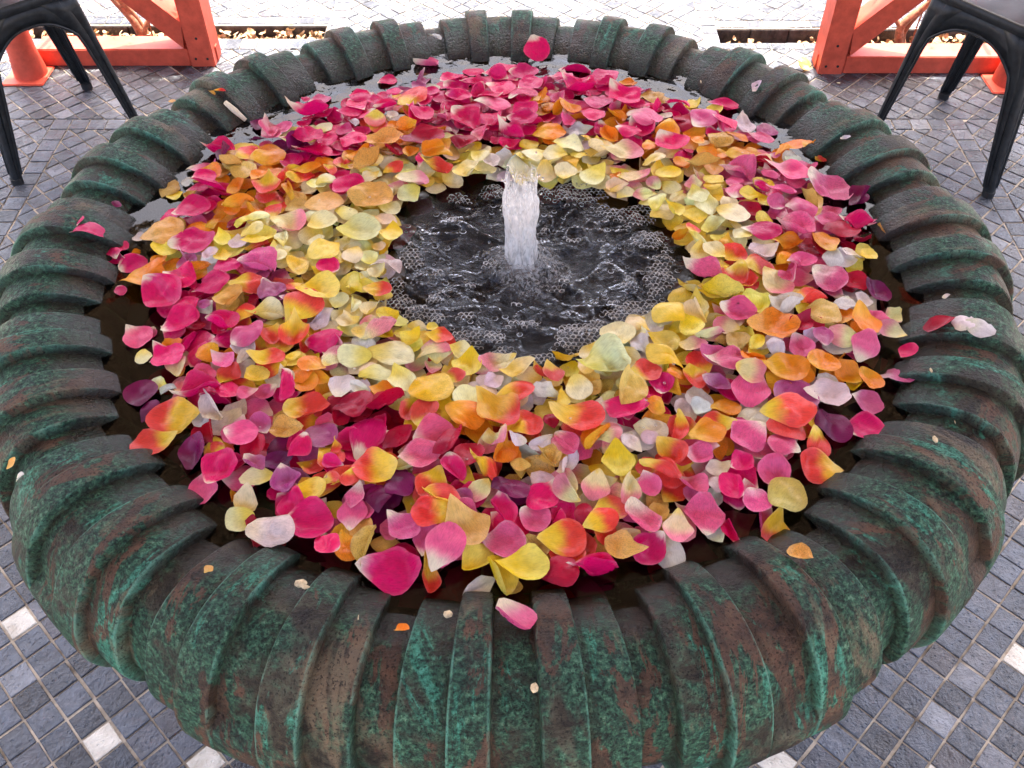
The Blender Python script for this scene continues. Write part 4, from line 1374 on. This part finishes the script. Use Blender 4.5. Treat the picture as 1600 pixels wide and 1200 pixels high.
on_rim(268, 156, 10, 'G', 0, 'tiny tan speck on the crest of the upper left rim')
on_rim(325, 887, 14, 'G', 50, 'tiny yellow seed husk on the lower left rim')
on_rim(18, 722, 18, 'G', 30, 'tan seed pod on the outer left rim')
on_rim(30, 745, 18, 'W', 20, 'pale dry scrap on the outer left rim under a seed pod')
on_rim(1480, 462, 12, 'W', 0, 'white crumb on the right rim above a crimson petal')
on_rim(182, 317, 14, 'D', 0, 'dark purple petal scrap on the left rim')
on_rim(1345, 305, 40, 'D', 40, 'wet dark petal clinging to the inner right rim')
q = MB()
pts = [at(352, 160, 0.046), at(366, 172, 0.038), at(384, 188, 0.022)]
q.tube(pts, [0.004, 0.0052, 0.0035], 8)
tag(q.build('twig', simple('pale_wood', (0.62, 0.52, 0.36), 0.7, 0.3, 0.25, 80), None, True), 'short pale twig propped on the inner left rim', 'twig')
q = MB()
for (px, py, s_) in ((470, 912, .004), (478, 918, .0025), (1461, 687, .003), (1455, 580, .003), (560, 965, .002), (835, 1075, .003), (1492, 660, .0022), (700, 960, .003), (1095, 128, .003), (1310, 130, .002), (505, 835, .003)):
    p = at(px, py, 0.03)
    z = rim_z(math.hypot(p.x, p.y)); p = at(px, py, z)
    z = rim_z(math.hypot(p.x, p.y)); p = at(px, py, z)
    a = random.uniform(0, 3)
    q.add([p + Vector((v.x * s_ * (1 + math.cos(a)), v.y * s_ * (1 + math.sin(a)), v.z * s_ * 0.5 + 0.0005)) for v in IV], IF)
tag(q.build('crumbs', simple('crumb', (0.55, 0.42, 0.25), 0.8, 0.2, 0.4, 200), None, True), 'scattered pale crumbs and seeds on the bronze rim', 'crumbs', None, 'stuff')

# ------------------------------------------------------------------ ORANGE FRAMES
def frame(sgn, xin, xfar, yf, label):
    """xin: inner face of the inner post; xfar: outer end"""
    root = tag(empty('timber_frame', ((xin + xfar) / 2, yf, ZF)), label, 'frame', 'orange timber frames')
    off = -root.location

    def put(mb, name, mat='orange'):
        o = mb.build(name, MAT[mat], root); o.location = off; return o
    pw, dp = 0.078, 0.095
    x_post = xin + sgn * pw
    q = MB(); q.box((min(xin, x_post), yf, ZF), (max(xin, x_post), yf + dp, ZF + 1.02), 0.003); put(q, 'post')
    q = MB(); q.box((min(xin, x_post) - 0.004, yf + dp * 0.35, ZF + 0.004), (max(xin, x_post) + 0.004, yf + dp * 0.62, ZF + 0.055), 0.002); put(q, 'foot_bracket')
    a, b = x_post, xfar
    q = MB(); q.box((min(a, b) + 0.0005, yf + 0.002, ZF + 0.003), (max(a, b), yf + dp - 0.002, ZF + 0.062), 0.003); put(q, 'bottom_rail')
    q = MB(); q.box((min(a, b) + 0.0005, yf + 0.002, ZF + 0.94), (max(a, b), yf + dp - 0.002, ZF + 1.018), 0.003); put(q, 'top_rail')
    for zz_, xx_ in ((0.03, 0.02), (0.03, 0.058), (0.10, 0.04), (0.98, 0.04)):
        q = MB(); q.tube([(xin + sgn * xx_, yf + 0.004, ZF + zz_), (xin + sgn * xx_, yf - 0.0015, ZF + zz_)], 0.0042, 10); put(q, 'screw', 'rubber')
    # diagonal brace rising away from the post foot
    ym = yf + dp / 2
    q = MB()
    z0 = ZF + 0.062
    w_ = 0.066
    xa, xb = x_post, xfar - sgn * 0.03
    run = abs(xb - xa)
    L2 = w_ / math.cos(math.pi / 4)
    V = []
    for y in (yf + 0.006, yf + dp - 0.006):
        V += [(xa, y, z0), (xa, y, z0 + L2 * 0.95), (xb, y, z0 + L2 * 0.95 + run), (xb, y, z0 + run)]
        V[-4] = (xa + sgn * 0.012, y, z0)
    V2 = V
    q.add(V2, [(0, 1, 2, 3), (7, 6, 5, 4), (0, 4, 5, 1), (1, 5, 6, 2), (2, 6, 7, 3), (3, 7, 4, 0)])
    o = put(q, 'brace')
    # round corner column with flared foot and base plate
    xc, yc = xfar + sgn * 0.005, yf - 0.055
    q = MB(); q.lathe([(0.052, 0.004), (0.05, 0.03), (0.043, 0.09), (0.041, 0.2), (0.041, 2.3)], 24)
    q.v = [(p[0] + xc, p[1] + yc, p[2] + ZF) for p in q.v]
    o = put(q, 'column'); smooth_by_angle(o, 40)
    q = MB(); q.box((xc - 0.075, yc - 0.07, ZF + 0.002), (xc + 0.06, yc + 0.05, ZF + 0.009), 0.003); put(q, 'base_plate')
    return root


frame(-1, -0.965, -1.545, 1.785, 'orange timber frame with diagonal brace at the left')
frame(1, 1.005, 1.60, 1.737, 'orange timber frame with diagonal brace at the right')

# ------------------------------------------------------------------ CHAIRS
def chair(mirror, par, label):
    cx_, cy_, ro, wx, wy, sx, sy, hs_ = par
    root = tag(empty('metal_chair', (0, 0, ZF)), label, 'chair', 'black metal chairs')
    cr, sr = math.cos(ro), math.sin(ro)

    def W(x, y, z):
        X, Y = cx_ + cr * x - sr * y, cy_ + sr * x + cr * y
        if mirror: X = 2 * CAM[0] - X
        return Vector((X, Y, z))

    def put(mb, name, mat='black', solid=0.002, sm=40):
        o = mb.build(name, MAT[mat], root)
        if solid:
            md = o.modifiers.new('sheet', 'SOLIDIFY'); md.thickness = solid; md.offset = 0
        smooth_by_angle(o, sm)
        return o
    # seat: dished square with rounded corners and rolled rim
    q = MB()
    rings_ = [(0.0, -0.006), (0.5, -0.006), (0.86, -0.004), (0.93, 0.001), (0.975, 0.004), (1.0, 0.000), (1.005, -0.008), (1.0, -0.02)]
    n = 48
    for s_, dz in rings_:
        for k in range(n):
            a = 2 * math.pi * k / n
            e = 0.24
            x = math.copysign(abs(math.cos(a)) ** e, math.cos(a)) * (sx + 0.012) * s_
            y = math.copysign(abs(math.sin(a)) ** e, math.sin(a)) * (sy + 0.012) * s_
            q.v.append(tuple(W(x, y, hs_ + dz)))
    for i in range(len(rings_) - 1):
        for k in range(n):
            q.f.append((i * n + k, i * n + (k + 1) % n, (i + 1) * n + (k + 1) % n, (i + 1) * n + k))
    put(q, 'seat', sm=60)
    C4 = [(-1, -1), (1, -1), (1, 1), (-1, 1)]
    zt = hs_ - 0.012

    def corner(c, z):
        f_ = 1 - z / zt
        return c[0] * (sx + (wx - sx) * f_), c[1] * (sy + (wy - sy) * f_)

    def legw(z):
        f_ = z / zt
        return 0.022 + 0.027 * f_ + 0.055 * max(0, (f_ - 0.62) / 0.38) ** 2.4
    for c in C4:
        q = MB()
        zs = [0.006, 0.02, 0.08, 0.16, 0.22, 0.27, 0.31, 0.34, 0.365, 0.385, 0.40, zt]
        zs = [min(z, zt) for z in zs]
        for z in zs:
            x, y = corner(c, z); lw = legw(z)
            rr = 0.014 - 0.004 * (1 - z / zt)
            loc = [(0, lw), (0, lw * 0.55), (0.0035, lw * 0.45), (0, rr), (rr * 0.12, rr * 0.45), (rr * 0.45, rr * 0.12), (rr, 0), (lw * 0.45, 0.0035), (lw * 0.55, 0), (lw, 0)]
            for (a, b) in loc:
                q.v.append(tuple(W(x - c[0] * a, y - c[1] * b, z)))
        m_ = len(loc)
        for i in range(len(zs) - 1):
            for k in range(m_ - 1):
                q.f.append((i * m_ + k, i * m_ + k + 1, (i + 1) * m_ + k + 1, (i + 1) * m_ + k))
        leg = put(q, 'leg', solid=0.0025)
        q = MB()
        x, y = corner(c, 0.0)
        ctr = (x - c[0] * 0.012, y - c[1] * 0.012)
        q.tube([W(ctr[0], ctr[1], 0.0005), W(ctr[0], ctr[1], 0.02)], 0.0165, 12)
        o = put(q, 'foot_cap', 'rubber', 0)
        o.parent = leg
    for i in range(4):
        c0, c1 = C4[i], C4[(i + 1) % 4]
        # apron panel between the two legs with an arched lower edge; the bead follows leg edges and arch
        q = MB()
        horiz = c0[1] == c1[1]
        nn = 24
        bead = []
        for z in (0.03, 0.1, 0.18, 0.25, 0.3, 0.33):
            x, y = corner(c0, z); lw = legw(z)
            bead.append(W(x - (c0[0] * lw if horiz else 0), y - (0 if horiz else c0[1] * lw), z))
        arch = []
        z_s = 0.335
        lwz = legw(z_s)
        for k in range(nn + 1):
            t = k / nn
            zb = z_s + (zt - 0.055 - z_s) * (1 - abs(2 * t - 1) ** 2.6)
            x0, y0 = corner(c0, zb); x1, y1 = corner(c1, zb)
            A = Vector((x0 - (c0[0] * lwz if horiz else 0), y0 - (0 if horiz else c0[1] * lwz)))
            B = Vector((x1 - (c1[0] * lwz if horiz else 0), y1 - (0 if horiz else c1[1] * lwz)))
            pb = A.lerp(B, t)
            x0, y0 = corner(c0, zt); x1, y1 = corner(c1, zt)
            A2 = Vector((x0 - (c0[0] * lwz if horiz else 0), y0 - (0 if horiz else c0[1] * lwz)))
            B2 = Vector((x1 - (c1[0] * lwz if horiz else 0), y1 - (0 if horiz else c1[1] * lwz)))
            ptp = A2.lerp(B2, t)
            inn = 0.0012
            px_, py_ = pb; tx_, ty_ = ptp
            q.v.append(tuple(W(px_ * (1 - inn), py_ * (1 - inn), zb)))
            q.v.append(tuple(W(tx_ * (1 - inn), ty_ * (1 - inn), zt)))
            arch.append(W(px_, py_, zb))
        for k in range(nn):
            q.f.append((2 * k, 2 * k + 2, 2 * k + 3, 2 * k + 1))
        ap = put(q, 'apron')
        for z in (0.33, 0.3, 0.25, 0.18, 0.1, 0.03):
            x, y = corner(c1, z); lw = legw(z)
            arch.append(W(x - (c1[0] * lw if horiz else 0), y - (0 if horiz else c1[1] * lw), z))
        q = MB(); q.tube(bead + arch, 0.0042, 8)
        o = put(q, 'bead', 'black', 0, 80); o.parent = ap
    # backrest at +y: bent tube, splat
    q = MB()
    pts = []
    for k in range(25):
        t = k / 24
        a = math.pi * t
        x = -sx * 1.02 * math.copysign(abs(math.cos(a)) ** 0.45, math.cos(a))
        z = hs_ - 0.03 + 0.43 * abs(math.sin(a)) ** 0.55
        y = sy + 0.004 + 0.075 * (z - hs_ + 0.03) / 0.4 + 0.03 * math.sin(a)
        pts.append(W(x, y, z))
    q.tube(pts, 0.0105, 10)
    o = put(q, 'back_hoop', 'black', 0, 80)
    q = MB()
    for k in range(9):
        t = k / 8
        z = hs_ - 0.01 + 0.40 * t
        y = sy + 0.006 + 0.075 * (z - hs_ + 0.03) / 0.4 + 0.03 * t
        for j in range(7):
            u = j / 6 * 2 - 1
            q.v.append(tuple(W(u * (0.05 + 0.02 * t), y - 0.006 * (1 - u * u), z)))
    for k in range(8):
        for j in range(6):
            q.f.append((k * 7 + j, k * 7 + j + 1, (k + 1) * 7 + j + 1, (k + 1) * 7 + j))
    put(q, 'back_splat')
    return root


chair(False, (1.351, 1.339, -0.944, 0.208, 0.176, 0.154, 0.177, 0.462), 'black sheet metal chair at the right of the fountain')
chair(True, (1.386, 1.398, -0.774, 0.204, 0.179, 0.141, 0.164, 0.460), 'black sheet metal chair at the left of the fountain')

# ------------------------------------------------------------------ SHRUBS AND LEAF LITTER IN THE BEDS
def shrub(x, y, sgn, label):
    root = tag(empty('shrub', (x, y, ZF - 0.045)), label, 'shrub', 'bare shrubs behind the frames')
    rs = random.Random(int(abs(x) * 100))
    stems = [((0, 0), (-0.02, .0, .09), (-0.10 * sgn, .03, .2), (-0.2 * sgn, .05, .42), (-.22 * sgn, .0, .8)),
             ((0.012, .01), (0.0, .015, .06), (-.05 * sgn, .0, .17), (-.16 * sgn, -.04, .30), (-.33 * sgn, -.03, .44)),
             ((-.01, -.01), (.02 * sgn, .0, .07), (.07 * sgn, .02, .12), (.14 * sgn, .0, .125), (.22 * sgn, .03, .2), (.25 * sgn, .05, .5)),
             ((.03, .0), (.035, .005, .12), (.05, .01, .3), (.03, .02, .6))]
    for i, s_ in enumerate(stems):
        pts = [Vector((s_[0][0], s_[0][1], 0))] + [Vector(p) for p in s_[1:]]
        fine = []
        for k in range(len(pts) * 5):
            p = catmull([tuple(v) for v in pts], k / (len(pts) * 5 - 1))
            fine.append(Vector(p) + Vector((0.004 * n3(k, i, 1), 0.004 * n3(k, i, 5), 0)))
        r0 = (0.0155, 0.0125, 0.010, 0.003)[i]
        q = MB(); q.tube(fine, [r0 * (1 - 0.55 * k / len(fine)) for k in range(len(fine))], 9)
        q.build('stem', MAT['bark'], root, True)
    q = MB()
    for k in range(60):
        c = Vector((rs.uniform(-.3, .3), rs.uniform(-.05, .2), rs.uniform(.6, 1.1)))
        d = Vector((rs.gauss(0, 1), rs.gauss(0, 1), rs.gauss(0, .6))).normalized(); u = d.orthogonal().normalized()
        L = rs.uniform(.02, .04)
        q.add([c, c + d * L * .5 + u * L * .3, c + d * L, c + d * L * .5 - u * L * .3], [(0, 1, 2, 3)])
    q.build('crown', m_leaf, root)


shrub(-1.27, 2.02, 1, 'bare brown shrub stems behind the left orange frame')
shrub(1.36, 1.99, -1, 'bare brown shrub stems behind the right orange frame')

for b, side, cntL in ((BED_L, 'left', 420), (BED_R, 'right', 330)):
    q = MB(); rl = random.Random(len(side))
    for k in range(cntL):
        x = rl.uniform(b[0] + .6, b[1] - .01) if side == 'left' else rl.uniform(b[0] + .01, b[1] - .6)
        dens = 0.25 if (side == 'right' and x < 1.0) else 1.0
        if rl.random() > dens: continue
        y = rl.uniform(b[2] + .004, b[3] - .012)
        zz = ZF - (0.046 if side == 'right' else 0.036) + rl.uniform(0.0, 0.028)
        L = rl.uniform(0.014, 0.032)
        ax = Matrix.Rotation(rl.uniform(0, 6.28), 3, 'Z') @ Matrix.Rotation(rl.gauss(0, .6), 3, 'X') @ Matrix.Rotation(rl.gauss(0, .6), 3, 'Y')
        cu = rl.uniform(-.5, .9)
        V, F = [], []
        for i in range(5):
            t = i / 4
            ww = 0.38 * math.sin(math.pi * (0.08 + 0.86 * t)) * L
            for j in (-1, 0, 1):
                V.append(ax @ Vector((j * ww, (t - .5) * L, cu * L * ((t - .5) ** 2 * 1.6 + abs(j) * 0.22))) + Vector((x, y, zz)))
        for i in range(4):
            for j in range(2):
                F.append((i * 3 + j, i * 3 + j + 1, i * 3 + j + 4, i * 3 + j + 3))
        q.add(V, F)
    tag(q.build('leaf_litter', MAT['litter'], None, True), 'pale dry curled leaves lying in the %s planting bed' % side, 'leaf litter', None, 'stuff')
# few fallen leaves by the right post
for k, (x, y, nm2) in enumerate(((0.985, 1.80, 'pale dry leaf against the foot of the right orange post'), (0.955, 1.762, 'curled dry leaf on the sunlit floor left of the right orange post'))):
    g = petal(0.045, 'G', rp, 1.2, 5, 14)
    o = petal_object('dry_leaf', g)
    o.matrix_world = Matrix.Translation((x, y, ZF + 0.014)) @ Matrix.Rotation(0.5, 4, 'Y') @ Matrix.Rotation(1.2 * k, 4, 'Z')
    tag(o, nm2, 'leaf', 'dry leaves by the right post')
